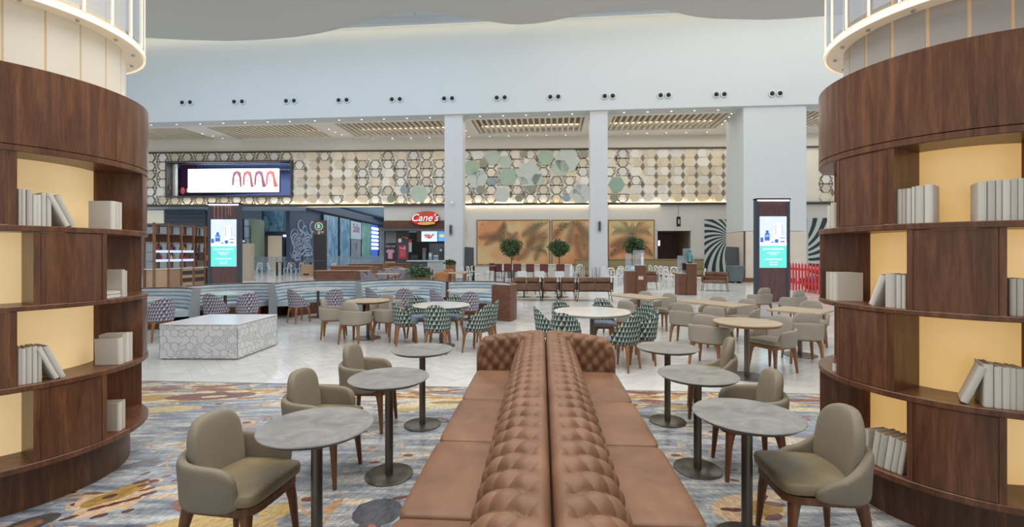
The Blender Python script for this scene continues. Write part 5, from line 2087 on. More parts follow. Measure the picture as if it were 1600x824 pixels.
fbox(MB(), 411.5, 416, 368.5, 427, -.3, .3).build('jamb', mat('header_navy', (58, 72, 98), .5), t)
fbox(MB(), 443, 447, 368.5, 427, -.3, .3).build('jamb', mat('header_navy', (58, 72, 98), .5), t)
t = thing('light_bar', 'small white glowing sign bar beside the shop entrance', 'sign')
fbox(MB(), 447.2, 456, 367.5, 370.5, -.6, 0).build('bar', emat('bar_white', (236, 240, 250), 1.2), t)
t = thing('round_pillar', 'pale yellow green pillar in the left concourse', 'pillar')
MB().lathe([(.62, 0), (.62, 4.6)], 24, cx=px2(401, 41), cy=41).build('shaft', mat('pillar_green', (196, 208, 178), .5), t, smooth=40)
MB().lathe([(.66, 0), (.66, .2)], 24, cx=px2(401, 41), cy=41).build('base_ring', CHROME, t, smooth=40)
# cream box and dark slatted wall above the kiosk
t = thing('lit_fascia', 'cream lit fascia panel above the wooden kiosk', 'fascia')
fbox(MB(), 205, 255, 329, 349, 0, .3, 36).build('panel', emat('fascia_cream', (226, 222, 206), .3), t)
t = thing('slatted_fascia', 'dark blue grey slatted fascia behind the wooden kiosk', 'fascia')
for i in range(4):
    fbox(MB(), 255, 319, 328 + i * 6.4, 334 + i * 6.4, .1, .3, 36).build('slat', mat('fascia_slate', (72, 82, 96), .5), t)
t = thing('glazed_front', 'pale glazed shop front behind the wooden kiosk', 'shop front')
fbox(MB(), 200, 322, 354, 430, .6, .7, 36).build('glass', mat('glazed_pale', (168, 178, 184), .3), t)
for p in (214, 236, 258, 281, 303):
    fbox(MB(), p, p + 1.5, 354, 430, .5, .6, 36).build('mullion', DARKGREY, t)

# glass balustrades
GLASS = NT('rail_glass').fin(lin((190, 215, 228)), .05, alpha=.28, spec=.6)
RAILM = mat('rail_steel', (150, 166, 180), .3, .7)
t = thing('glass_balustrade', 'long glass balustrade across the left concourse', 'railing')
Zr = 40.0
for i in range(8):
    p0 = 392 + i * 13.2
    m_ = MB().box(px2(p0, Zr) + .02, px2(p0 + 13.2, Zr) - .02, Zr, Zr + .02, .08, 1.22)
    m_.build('glass_pane', GLASS, t)
    MB().box(px2(p0, Zr) - .02, px2(p0, Zr) + .02, Zr - .02, Zr + .04, 0, 1.25).build('post', RAILM, t)
MB().box(px2(392, Zr), px2(498, Zr), Zr - .03, Zr + .05, 1.25, 1.31).build('hand_rail', RAILM, t)
t = thing('glass_balustrade', 'glass balustrade right of the black pillar sign', 'railing')
for i in range(7):
    p0 = 510 + i * 13.2
    MB().box(px2(p0, Zr) + .02, px2(p0 + 13.2, Zr) - .02, Zr, Zr + .02, .08, 1.28).build('glass_pane', GLASS, t)
    MB().box(px2(p0, Zr) - .02, px2(p0, Zr) + .02, Zr - .02, Zr + .04, 0, 1.3).build('post', RAILM, t)
MB().box(px2(510, Zr), px2(602, Zr), Zr - .03, Zr + .05, 1.30, 1.37).build('hand_rail', RAILM, t)
t = thing('bar_railing', 'steel railing with upright bars beside the restaurant', 'railing')
za, zb = 36.5, 34.2
for i in range(17):
    f_ = i / 16
    Z = za + (zb - za) * f_
    px = 553 + (599 - 553) * f_
    z1_ = H + (HY - (404.0 - 3.2 * f_)) * Z / F
    MB().box(px2(px, Z) - .03, px2(px, Z) + .03, Z - .03, Z + .03, 0, z1_).build('upright_bar', RAILM, t)
MB().tube([(px2(551, za), za, H + (HY - 404.2) * za / F), (px2(600, zb), zb, H + (HY - 400.6) * zb / F)], .05, 8).build('hand_rail', RAILM, t)
MB().tube([(px2(551, za), za, .12), (px2(600, zb), zb, .12)], .04, 8).build('bottom_rail', RAILM, t)

# ------------------------------------------------------------------ advertising totems
def adv_print():
    k = NT('totem_photo_print')
    v = k.coord('Object')
    n = k.noise(v, 2, 3)
    col = k.mix(n, lin((176, 196, 240)), lin((226, 230, 250)))
    return k.fin(col, .4, emis=col, es=.75)


ADV = adv_print()
ADV_T = emat('totem_turquoise', (104, 214, 206), .75)
LILAC = wood('totem_mauve_wood', (88, 60, 62), (122, 88, 88), 3, .45)


def mk_totem(label, px, Z, hh, ww, marks):
    t = thing('advertising_totem', label, 'digital totem', (px2(px, Z), Z, 0))
    w2 = ww / 2
    MB().box(-w2 + .1, w2 - .1, 0, .14, 0, hh - .06, .01).build('cabinet', LILAC, t)
    for s in (-1, 1):
        MB().box(s * w2 - (.12 if s > 0 else 0), s * w2 + (.12 if s < 0 else 0), -.02, .16, 0, hh - .05, .01).build('side_frame', mat('totem_slate', (62, 70, 82), .5), t)
    MB().box(-w2, w2, -.06, .18, hh - .05, hh).build('top_cap', BLACK_METAL, t)
    MB().box(-w2 + .05, w2 - .05, -.05, -.02, hh - .09, hh - .052).build('light_strip', emat('totem_strip', (244, 240, 255), 4), t)
    for i in range(14):
        u = -w2 + .16 + (ww - .32) * i / 13
        MB().box(u - .004, u + .004, -.004, 0, hh - .72, hh - .1).build('groove', mat('totem_groove', (70, 46, 48), .6), t)
    z1_, z0_ = hh - .62, hh - .62 - 1.76
    sw = ww - .26
    scr = MB().box(-sw / 2, sw / 2, -.03, 0, z0_, z1_).build('screen', ADV, t)
    zm = z0_ + (z1_ - z0_) * .43
    MB().box(-sw / 2, sw / 2, -.034, -.03, z0_, zm).build('turquoise_field', ADV_T, scr)
    PB, PW, PV = emat('ad_blue', (70, 104, 196), .6), emat('ad_white', (232, 234, 250), .8), emat('ad_lilac', (168, 172, 230), .7)
    def rect(u0, u1, v0, v1, m, y=-.036):
        MB().box(u0 * sw - sw / 2, u1 * sw - sw / 2, y, -.03, zm + (z1_ - zm) * v0, zm + (z1_ - zm) * v1).build('ad_shape', m, scr)
    rect(0, 1, 0, .12, PW)
    rect(.18, .36, .18, .42, PB); rect(.22, .32, .42, .52, PB, -.035); rect(.2, .34, .30, .38, emat('ad_teal', (120, 190, 220), .6), -.038)
    rect(.02, .12, .12, .28, PB); rect(.55, .85, .2, .78, PW, -.033); rect(.57, .60, .35, .72, PV, -.037); rect(.81, .84, .35, .72, PV, -.037)
    rect(.40, .52, .12, .24, PW, -.037); rect(.42, .50, .10, .14, PB, -.039); rect(.56, .68, .10, .22, PB, -.039); rect(.72, .96, .10, .32, PW, -.039); rect(.76, .92, .12, .16, PB, -.041); rect(.74, .94, .24, .29, PV, -.041)
    WT_ = emat('ad_text_white', (250, 255, 255), .9)
    for (s, f_, sz) in (('LOVE MOMENTS', .84, .095), ('BEAUTIFUL GIFTS', .68, .055), ('FOR YOU', .60, .055), ('-', .5, .05), ('OPENING HOURS', .38, .072), ('10AM - 10PM', .24, .05), ('EVERY DAY', .14, .05)):
        text(s, 'ad_lettering', WT_, sz * ww / 1.15, scr, (0, -.037, z0_ + (zm - z0_) * f_), extrude=.002)
    if marks:
        for i, (u, l) in enumerate(((-.36, .5), (-.22, .5), (-.08, .5), (.06, .4), (.16, .28), (.24, .34))):
            MB().box(u, u + .02, -.012, 0, hh - .15 - l, hh - .12).build('scratch_mark', mat('scratch_pale', (170, 140, 132), .6), t)
    return t


mk_totem('tall digital advertising totem beside the big white column on the right', 1207.5, 15.6, 3.55, 1.17, False)
mk_totem('tall digital advertising totem behind the blue booths on the left', 350, 17.0, 3.55, 1.2, True)

# ------------------------------------------------------------------ kiosk shelf unit on the left
KWOOD = wood('kiosk_wood', (108, 76, 58), (150, 112, 88), 3, .5)
ka, kb = Vector((-16.62, 20.6)), Vector((-16.15, 25.0))
kl = (kb - ka).length
kr = atan2(kb.y - ka.y, kb.x - ka.x)
KW = dict(loc=(ka.x, ka.y, 0), rz=kr)
# local: u along the unit, y negative = towards the aisle
t = thing('kiosk_shelves', 'tall open wooden kiosk shelving with drawers at the left behind the booths', 'shelving', **KW)
for i in range(7):
    u = kl * i / 6
    MB().box(u - .04, u + .04, -.5, -.42, 0, 3.05).build('post', KWOOD, t)
    MB().box(u - .04, u + .04, 0, .08, 0, 3.05).build('post', KWOOD, t)
for z in (.95, 1.30, 1.72, 2.14, 2.56, 3.0):
    MB().box(-.04, kl + .04, -.5, .08, z - .03, z).build('shelf', KWOOD if z > 1 else WHITE_PLASTIC, t)
for i in range(6):
    u0, u1 = kl * i / 6 + .04, kl * (i + 1) / 6 - .04
    MB().box(u0, u1, -.46, .04, .05, .92).build('cabinet', mat('kiosk_tan_%d' % (i % 2), ((186, 156, 128), (160, 128, 104))[i % 2], .5), t)
    if i in (2, 3, 5):
        for z in (.25, .6):
            MB().box(u0 + .04, u1 - .04, -.475, -.46, z, z + .2).build('drawer_slot', mat('drawer_dark', (66, 52, 46), .6), t)
    MB().box(u0, u1, .03, .05, 2.18, 2.54).build('back_panel', KWOOD, t)
    if i >= 3:
        MB().box(u0, u1, .03, .05, .98, 1.7).build('back_panel', mat('kiosk_pale_back', (190, 178, 174), .6), t)
    else:
        for z in (1.32, 1.74):
            MB().box(u0, u1, -.51, -.49, z - .05, z + .06).build('price_rail', emat('price_rail', (206, 220, 250), .5), t)
hr = random.Random(4)
cols = [('red', (176, 60, 66)), ('amber', (206, 140, 76)), ('dark', (60, 50, 58)), ('white', (222, 222, 220)), ('maroon', (120, 48, 56))]
n_ = 0
for si, z in enumerate((1.30, 1.72)):
    for i in range(6):
        for j in range(3):
            cn, cc = cols[hr.randrange(5)]
            u = kl * i / 6 + .14 + j * .19
            o = thing('bottle', '%s bottle, number %s on the %s shelf of the wooden kiosk' % (cn, ORD[i * 3 + j], ('lower', 'upper')[si]), 'bottle', group='bottles on the wooden kiosk')
            M = Matrix.Translation((ka.x, ka.y, 0)) @ Matrix.Rotation(kr, 4, 'Z') @ Matrix.Translation((u, -.3, z + .001))
            o.location = M.to_translation()
            o.rotation_euler = (0, 0, kr)
            MB().lathe([(0, 0), (.055, 0), (.055, .2), (.02, .26), (.02, .3), (0, .3)], 10).build('glass_body', mat('bottle_' + cn, cc, .25), o, smooth=40)
            MB().lathe([(.024, .3), (.024, .33), (0, .33)], 8).build('cap', BLACK_METAL, o)
t = thing('printed_board', 'black and white printed panel leaning at the kiosk', 'poster', **KW)
MB().box(kl * .68, kl * .80, -.56, -.53, .06, .92).build('board', zebra('leaf_print', kl * .74, .5), t)
MB().box(kl * .80, kl * .81, -.565, -.53, .06, .92).box(kl * .67, kl * .68, -.565, -.53, .06, .92).build('edge', BLACK, t)
t = thing('info_pillar', 'beige pillar with a black framed top beside the left totem', 'pillar', (px2(382, 27.5), 27.5, 0))
MB().box(-.36, .36, 0, .4, 0, 2.25, .01).build('body', mat('pillar_beige', (178, 164, 146), .5), t)
MB().box(-.30, .12, -.03, 0, 2.28, 2.48).build('sign_plate', BLACK, t)
MB().box(-.14, .06, -.04, -.03, 2.33, 2.43).build('sign_letters', WHITE_PLASTIC, t)
for (a, b_, c, d) in ((-.36, -.32, 2.25, 3.3), (.32, .36, 2.25, 3.3), (-.36, .36, 3.26, 3.3), (-.36, .36, 2.55, 2.59)):
    MB().box(a, b_, 0, .04, c, d).build('frame_bar', BLACK_METAL, t)
t = thing('pillar_sign', 'black pillar sign with a green and white B badge', 'sign', (px2(499, 29), 29, 0))
MB().box(-.37, .37, 0, .3, 0, 3.75, .01).build('body', mat('pillar_black', (44, 40, 44), .4), t)
MB().box(-.35, .35, -.02, 0, 2.85, 3.7).build('bronze_panel', mat('pillar_bronze', (92, 78, 62), .5), t)
for (r, m2, y) in ((.26, WHITE_PLASTIC, -.03), (.21, mat('badge_green', (40, 142, 82), .5), -.045)):
    q = MB().lathe([(0, -.01), (r, -.01), (r, .01), (0, .01)], 28)
    q.v = [(v[0] - .02, y + v[2] * .5, 3.36 + v[1]) for v in q.v]
    q.build('badge_disc', m2, t)
text('B', 'badge_letter', WHITE_PLASTIC, .34, t, (-.02, -.055, 3.36), bold=.01)
for (u0, u1, z) in ((-.08, .08, 2.98), (.14, .28, 2.98), (-.08, .05, 2.88)):
    MB().box(u0, u1, -.03, -.02, z, z + .05).build('text_line', WHITE_PLASTIC, t)
MB().box(-.36, .36, -.02, 0, 1.15, 1.19).build('ledge', STEEL, t)

# ------------------------------------------------------------------ white bentwood chairs and other far seating
WCH = mat('white_chair_lacquer', (226, 228, 230), .4, var=.02)


def mk_white():
    t = thing('cross_back_chair', '', 'chair')
    MB().sell((0, 0, .45), (.21, .21, .022), .5, .5, 16, 6).build('seat', WCH, t, smooth=50)
    for sx in (-1, 1):
        MB().tube([(sx * .16, .17, .44), (sx * .19, .2, 0)], [.026, .020], 6).build('leg', WCH, t, smooth=50)
        MB().tube([(sx * .18, -.25, 0), (sx * .17, -.19, .45), (sx * .17, -.22, .7), (sx * .14, -.26, .88)], [.020, .026, .025, .023], 6).build('rear_leg', WCH, t, smooth=50)
    bk = MB()
    bk.tube([(-.15, -.255, .85), (-.08, -.275, .885), (.08, -.275, .885), (.15, -.255, .85)], .034, 6)
    bk.tube([(-.16, -.21, .5), (0, -.25, .68), (.13, -.26, .84)], .018, 5)
    bk.tube([(.16, -.21, .5), (0, -.255, .68), (-.13, -.26, .84)], .018, 5)
    bk.build('backrest', WCH, t, smooth=50)
    return t


WHITEC = Proto(mk_white)
gw = 'white cross back chairs'
for (px, Z, a, lab) in [(728, 24.5, -60, 'nearest white cross back chair of the row beside the low brown seats'), (737, 25.9, -60, 'middle white cross back chair of the row beside the low brown seats'), (744, 26.4, -60, 'farthest white cross back chair of the row beside the low brown seats'),
                        (760, 28.5, -20, 'white cross back chair left of the dark red chairs, front one'), (767, 30, 170, 'white cross back chair left of the dark red chairs, rear one'),
                        (899, 28.5, 40, 'white cross back chair at the right end of the long counter table'), (905, 30.0, 160, 'white cross back chair behind the right end of the long counter table'),
                        (949, 24.5, -70, 'leftmost white cross back chair right of the second slim column'), (957, 23.6, -30, 'second white cross back chair right of the second slim column'), (964, 22.8, 20, 'nearest white cross back chair right of the second slim column'), (968, 25.5, 150, 'rear white cross back chair right of the second slim column'), (975, 24.0, 70, 'white cross back chair just left of the first wooden podium'), (981, 26.5, 160, 'white cross back chair behind the first wooden podium'),
                        (1021, 28.4, -70, 'first white cross back chair of the row between the podiums'), (1030, 27.5, -70, 'second white cross back chair of the row between the podiums'), (1038, 26.6, -70, 'third white cross back chair of the row between the podiums'), (1046, 25.7, -70, 'fourth white cross back chair of the row between the podiums'),
                        (1044, 21.6, -50, 'white cross back chair in front of the row between the podiums'), (1060, 23.4, 60, 'white cross back chair just left of the second wooden podium'), (1054, 24.9, 170, 'white cross back chair behind the two at the second podium'), (1093, 22.5, 70, 'white cross back chair between the second podium and the brown loveseat'),
                        (405, 35.5, 40, 'white cross back chair right of the beige pillar'), (424, 35.0, -40, 'white cross back chair left of the far dark table'), (449, 36.0, 160, 'white cross back chair behind the far dark table'), (459, 34.5, 10, 'white cross back chair before the far dark table'), (468, 35.0, 60, 'white cross back chair right of the far dark table'), (518, 33.0, 60, 'white cross back chair right of the black pillar sign')]:
    chair(WHITEC, px, Z, a, lab, gw)


def ftable(name, label, px, Z, w_, d_, h, topm, legm, rz=0, legw=.05, group=None):
    t = thing(name, label, 'table', (px2(px, Z), Z, 0), rz, group)
    MB().box(-w_ / 2, w_ / 2, -d_ / 2, d_ / 2, h - .04, h, .006).build('table_top', topm, t)
    for sx in (-1, 1):
        for sy in (-1, 1):
            MB().box(sx * (w_ / 2 - .06) - legw / 2, sx * (w_ / 2 - .06) + legw / 2, sy * (d_ / 2 - .06) - legw / 2, sy * (d_ / 2 - .06) + legw / 2, 0, h - .04).build('leg', legm, t)
    return t


PALEM = mat('pale_marble', (196, 202, 210), .3, var=.1, vscale=3)
ftable('counter_table', 'long grey marble counter table behind the brown sofas', 839, 27.0, 4.1, .9, 1.0, PALEM, WHITE_PLASTIC, rad(-2), .12)
ftable('dining_table', 'small pale table among the white chairs right of the second slim column', 961.5, 24.5, .7, .7, .75, TABLEWOOD, WCH)
ftable('dining_table', 'pale table along the row of white chairs between the podiums', 1042, 29.2, 2.2, .8, .75, TABLEWOOD, WCH)
ftable('dining_table', 'pale table at the chairs left of the second podium', 1051, 22.6, .8, .8, .75, TABLEWOOD, WCH)
ftable('dining_table', 'slatted wooden table beside the low brown seats', 714, 21.6, .85, .9, .74, TABLEWOOD, KWOOD, 0, .09)
ftable('dining_table', 'dark framed table left of the white chairs by the orange mural', 757, 25.0, 1.3, .7, .98, KWOOD, BLACK_METAL)
ftable('dining_table', 'long wooden table with dark legs in front of the dark blue wall', 463, 34.0, 2.6, .9, 1.0, KWOOD, BLACK_METAL, 0, .1)
ftable('dining_table', 'pale table at the right end of the long counter table', 903, 29.2, .8, .8, .8, TABLEWOOD, WCH)
t = thing('storage_box', 'tan wooden box beside the far wooden table', 'box', (px2(481.5, 32.5), 32.5, 0))
MB().box(-.38, .38, -.3, .3, 0, .78, .01).build('body', mat('tan_box', (176, 142, 108), .5), t)
MB().box(-.40, .40, -.32, .32, .78, .82, .005).build('lid', mat('tan_box_lid', (196, 168, 132), .5), t)
MB().box(-.2, .2, -.31, -.3, .1, .2).build('slot', BLACK, t)

REDCH = mat('oxblood_leather', (94, 44, 44), .45)


def mk_red():
    t = thing('counter_chair', '', 'chair')
    MB().box(-.22, .22, -.2, .22, .60, .66, .02).build('seat', REDCH, t)
    MB().box(-.23, .23, -.24, -.19, .62, 1.06, .02).build('backrest', REDCH, t)
    for sx in (-1, 1):
        for sy in (-1, 1):
            MB().tube([(sx * .18, sy * .16, .6), (sx * .22, sy * .2, 0)], .014, 6).build('leg', BLACK_METAL, t)
    MB().box(-.2, .2, .16, .18, .24, .26).build('foot_rest', BLACK_METAL, t)
    return t


REDC = Proto(mk_red)
for i, (px, Z, a) in enumerate(((772.5, 27.2, -40), (780, 25.9, -15), (794, 26.1, -5), (808, 25.9, 0), (828, 25.6, 0), (849.5, 25.4, 0), (875, 25.2, 0))):
    chair(REDC, px, Z, a, '%s dark red chair from the left along the grey counter table' % ORD[i], 'dark red chairs at the counter table')

# brown sofas with metal frames
BROWN = leather('brown_bench_leather', (108, 76, 58), (136, 99, 78))


def wire_sofa(label, w_, px, Z, rz, name='wire_frame_sofa', cat='sofa', nseat=2, group=None, z_add=0):
    t = thing(name, label, cat, (px2(px, Z), Z, 0), rz, group)
    MB().box(-w_ / 2 + .03, w_ / 2 - .03, -.30, .34, .34, .46, .03).build('seat_cushion', BROWN, t, smooth=30)
    for i in range(nseat):
        a, c = -w_ / 2 + .03 + (w_ - .06) * i / nseat, -w_ / 2 + .03 + (w_ - .06) * (i + 1) / nseat
        MB().box(a + .005, c - .005, -.34, -.25, .36, .64, .02).build('back_panel', BROWN, t, smooth=30)
        MB().box(a + .005, c - .005, -.36, -.26, .66, .83, .03).build('back_roll', BROWN, t, smooth=30)
    for s in (-1, 1):
        MB().box(s * w_ / 2 - .03, s * w_ / 2 + .03, -.34, .32, .38, .64, .02).build('arm_panel', BROWN, t, smooth=30)
        for y in (-.30, .28):
            MB().tube([(s * (w_ / 2 - .04), y, .40), (s * (w_ / 2 + .02), y * 1.12, 0)], .013, 6).build('leg', BLACK_METAL, t)
        MB().tube([(s * (w_ / 2 + .035), -.36, .34), (s * (w_ / 2 + .035), -.36, .82)], .014, 6).build('frame_post', BLACK_METAL, t)
    MB().tube([(-w_ / 2 - .03, -.375, .65), (w_ / 2 + .03, -.375, .65)], .013, 6).build('frame_rail', BLACK_METAL, t)
    MB().tube([(-w_ / 2 - .03, -.36, .345), (w_ / 2 + .03, -.36, .345)], .013, 6).build('frame_rail', BLACK_METAL, t)
    return t


gs = 'brown leather metal framed seats in a row'
wire_sofa('leftmost wide brown leather seat of the row with backs turned behind the large white table', .97, 823, 16.3, rad(-3), nseat=2, group=gs)
wire_sofa('second brown leather seat from the left in the row with backs turned', .53, 859.5, 16.25, rad(-3), nseat=1, group=gs)
wire_sofa('third brown leather seat from the left in the row with backs turned', .53, 886.5, 16.2, rad(-3), nseat=1, group=gs)
wire_sofa('rightmost wide brown leather seat of the row with backs turned behind the large white table', 1.16, 927.5, 16.15, rad(-3), nseat=2, group=gs)
wire_sofa('brown leather loveseat with thin metal legs near the grey bin', 1.0, 1117, 20.2, rad(150), nseat=2)
wire_sofa('brown leather chair half hidden behind the first wooden podium', .65, 1010, 21.0, rad(120), nseat=1, name='wire_frame_chair', cat='chair')
for i, (px, Z) in enumerate(((819, 17.3), (848, 17.3), (877.5, 17.3))):
    dtable('%s pedestal table from the left in front of the brown seats' % ORD[i], px, Z, 'rect', (.62, .62), TABLEWOOD, 0, .74, 'pedestal tables at the brown seats')


def mk_wback():
    t = thing('plastic_chair', '', 'chair')
    MB().box(-.2, .2, -.2, .2, .43, .46, .01).build('seat', WCH, t)
    MB().box(-.19, .19, .19, .215, .48, .92, .01).build('backrest', WCH, t)
    for sx in (-1, 1):
        for sy in (-1, 1):
            MB().tube([(sx * .17, sy * .17, .43), (sx * .2, sy * .2, 0)], .013, 6).build('leg', OAK, t)
    return t


WB = Proto(mk_wback)
for i, px in enumerate((816, 844, 875)):
    chair(WB, px, 18.6, 0, '%s white plastic chair from the left facing the brown seats' % ORD[i], 'white plastic chairs facing the brown seats')

# podiums
PODW = wood('podium_walnut', (94, 60, 46), (134, 92, 72), 2.5, .4)


def podium(label, px0, pxm, px1, Z, h0, h1, card):
    t = thing('podium', label, 'podium', (px2(pxm, Z), Z, 0))
    x0_, x1_ = px2(px0, Z) - px2(pxm, Z), px2(px1, Z) - px2(pxm, Z)
    MB().box(x0_, -.004, 0, .45, 0, h0, .005).build('low_cabinet', PODW, t)
    MB().box(0, x1_, -.03, .45, 0, h1, .005).build('tall_cabinet', PODW, t)
    MB().box(x0_, -.004, -.01, .46, h0, h0 + .02).build('low_top', mat('podium_top', (206, 200, 190), .4), t)
    MB().box(0, x1_, -.04, .46, h1, h1 + .02).build('tall_top', mat('podium_top', (206, 200, 190), .4), t)
    MB().box(x0_ + .02, x0_ + .26, .2, .21, h0 + .02, h0 + .72).build('acrylic_screen', GLASS, t)
    MB().box(-.06, x1_, .25, .26, h1 + .02, h1 + .62).build('acrylic_screen', GLASS, t)
    if card:
        MB().box(.08, .28, -.045, -.03, .60, .74).build('notice_card', mat('notice_pink', (222, 200, 196), .5), t)
    return t


podium('wooden podium with acrylic screens and a small pink notice', 978.5, 994, 1009.5, 18.4, .94, 1.17, True)
podium('wooden podium with acrylic screens and a dark bottle on top, near the loveseat', 1060.5, 1073, 1088.5, 18.1, .85, 1.24, False)
t = thing('sanitizer_bottle', 'tall clear and white pump bottle on the first podium', 'bottle', (px2(1004, 18.5), 18.55, 1.191))
MB().lathe([(0, 0), (.05, 0), (.05, .3), (.02, .34), (.02, .46), (0, .46)], 12).build('bottle_body', WHITE_PLASTIC, t, smooth=40)
MB().box(-.06, .02, -.012, .012, .45, .48).build('pump_spout', WHITE_PLASTIC, t)
t = thing('display_bottle', 'teal and black display bottle on the tall side of the second podium', 'bottle', (px2(1079, 18.2), 18.25, 1.261))
MB().lathe([(0, 0), (.09, 0), (.09, .3), (.04, .38), (.04, .5), (0, .5)], 14).build('bottle_body', mat('bottle_black', (36, 50, 56), .3), t, smooth=40)
MB().box(-.10, .02, -.10, -.09, .06, .46).build('teal_card', mat('teal_card', (96, 172, 176), .5), t)
t = thing('tablet_stand', 'small dark tablet on a stand on the low side of the second podium', 'tablet', (px2(1069, 18.2), 18.2, .871))
MB().box(-.08, .08, -.02, 0, .12, .40, .005).build('tablet', BLACK, t)
MB().lathe([(.07, 0), (.07, .01), (.012, .015), (.012, .13)], 12).build('stand', CHROME, t, smooth=40)
t = thing('paper_box', 'small pale blue box on the low side of the first podium', 'box', (px2(988, 18.5), 18.5, .961))
MB().box(-.09, .09, -.07, .07, 0, .2, .005).build('body', mat('box_paleblue', (176, 196, 224), .5), t)
MB().box(-.07, .07, -.075, -.07, .05, .15).build('label_patch', WHITE_PLASTIC, t)

# bin, banners, bollards, fence
t = thing('wheeled_bin', 'grey wheeled bin in front of the striped mural', 'bin', (px2(1149, 25.4), 25.4, 0))
BING = mat('bin_grey', (92, 104, 112), .5)
MB().add([(-.27, -.27, .10), (.27, -.27, .10), (.27, .27, .10), (-.27, .27, .10), (-.33, -.33, .88), (.33, -.33, .88), (.33, .33, .88), (-.33, .33, .88)], [(0, 1, 2, 3), (4, 5, 6, 7), (0, 1, 5, 4), (1, 2, 6, 5), (2, 3, 7, 6), (3, 0, 4, 7)]).build('body', BING, t)
MB().box(-.36, .36, -.36, .36, .88, .96, .03).build('lid', BING, t)
for sx in (-.2, .2):
    MB().box(sx - .03, sx + .03, -.2, .2, 0, .1).build('wheel', BLACK, t)
for (lab, px, Z, px_w, rz) in (('black roll up banner leaning by the grey bin', 1145, 26.4, 21, rad(-4)), ('black roll up banner between the first column and the orange mural', 733, 28.0, 15.5, rad(3))):
    t = thing('banner', lab, 'banner', (px2(px, Z), Z, 0), rz)
    ww = px_w * Z / F
    MB().add([(-ww / 2, 0, .06), (ww / 2, 0, .06), (ww / 2 - .02, .05, 2.0), (-ww / 2 + .03, .05, 2.05), (-ww / 2, .02, .06), (ww / 2, .02, .06), (ww / 2 - .02, .07, 2.0), (-ww / 2 + .03, .07, 2.05)], [(0, 1, 2, 3), (4, 5, 6, 7), (0, 1, 5, 4), (1, 2, 6, 5), (2, 3, 7, 6), (3, 0, 4, 7)]).build('panel', mat('banner_charcoal', (74, 76, 80), .6, var=.12), t)
    MB().box(-ww / 2, ww / 2, -.12, .14, 0, .06, .01).build('foot', BLACK_METAL, t)
    for q in range(3):
        MB().box(-.14 + q * .1, -.06 + q * .1, -.006, 0, .78, .82).build('print_mark', mat('banner_print', (170, 172, 176), .6), t)
for i, px in enumerate((927.5, 934.5)):
    t = thing('bollard', '%s of two brushed steel cylinders at the foot of the second slim column' % ('left', 'right')[i], 'bollard', (px2(px, 25.9), 25.9, 0), group='brushed steel cylinders')
    MB().lathe([(.11, 0), (.11, .86), (.10, .88), (0, .88)], 18).build('shell', CHROME, t, smooth=40)
    MB().lathe([(.115, 0), (.115, .03), (0, .03)], 18).build('base_ring', STEEL, t)
FRED = mat('fence_red', (214, 62, 70), .5)
fa, fb = Vector((px2(1234, 20.8), 20.8)), Vector((px2(1300, 17.6), 17.6))
fL = (fb - fa).length
t = thing('picket_fence', 'bright red picket fence right of the advertising totem', 'fence', (fa.x, fa.y, 0), atan2(fb.y - fa.y, fb.x - fa.x))
for i in range(13):
    u = .08 + i * (fL - .16) / 12
    MB().vprism([(u - .06, 0), (u + .06, 0), (u + .06, 1.15), (u, 1.24), (u - .06, 1.15)], -.03, 0).build('picket', FRED, t)
for z in (.32, .92):
    MB().box(0, fL, 0, .04, z, z + .09).build('fence_rail', FRED, t)
t = thing('white_post', 'white post behind the red picket fence', 'post', (px2(1247, 21.2), 21.2, 0))
MB().box(-.07, .07, -.05, .05, 0, 1.3, .01).build('shaft', WHITE_PLASTIC, t)
MB().box(-.09, .09, -.07, .07, 1.3, 1.36, .01).build('cap', WHITE_PLASTIC, t)

# ------------------------------------------------------------------ plants
LEAF = NT('leaf_green')
_v = LEAF.coord('Object')
_n = LEAF.noise(_v, 9, 2)
LEAFM = LEAF.fin(LEAF.ramp(_n, [(.35, (36, 62, 38)), (.52, (66, 98, 56)), (.68, (122, 142, 96))]), .5)
BARK = mat('bark_brown', (96, 76, 60), .8, var=.2, vscale=20)


def leaves(n, c, r, size, rs, sq=(1, 1, .85)):
    m_ = MB()
    rr = random.Random(rs)
    for i in range(n):
        while True:
            p = Vector((rr.uniform(-1, 1), rr.uniform(-1, 1), rr.uniform(-1, 1)))
            if .25 < p.length < 1:
                break
        lump = 1 + .18 * sin(5 * p.x + rs) * cos(4 * p.z + rs)
        q = Vector((p.x * r * sq[0], p.y * r * sq[1], p.z * r * sq[2])) * lump
        a, e = rr.uniform(0, 2 * pi), rr.uniform(-.9, .5)
        d = Vector((cos(a) * cos(e), sin(a) * cos(e), sin(e)))
        s_ = d.cross(Vector((rr.uniform(-1, 1), rr.uniform(-1, 1), rr.uniform(-1, 1)))).normalized()
        L = size * rr.uniform(.7, 1.3)
        o = Vector(c) + q
        k0 = len(m_.v)
        m_.v += [tuple(o), tuple(o + d * L * .5 + s_ * L * .22), tuple(o + d * L), tuple(o + d * L * .5 - s_ * L * .22)]
        m_.f.append((k0, k0 + 1, k0 + 2, k0 + 3))
    return m_


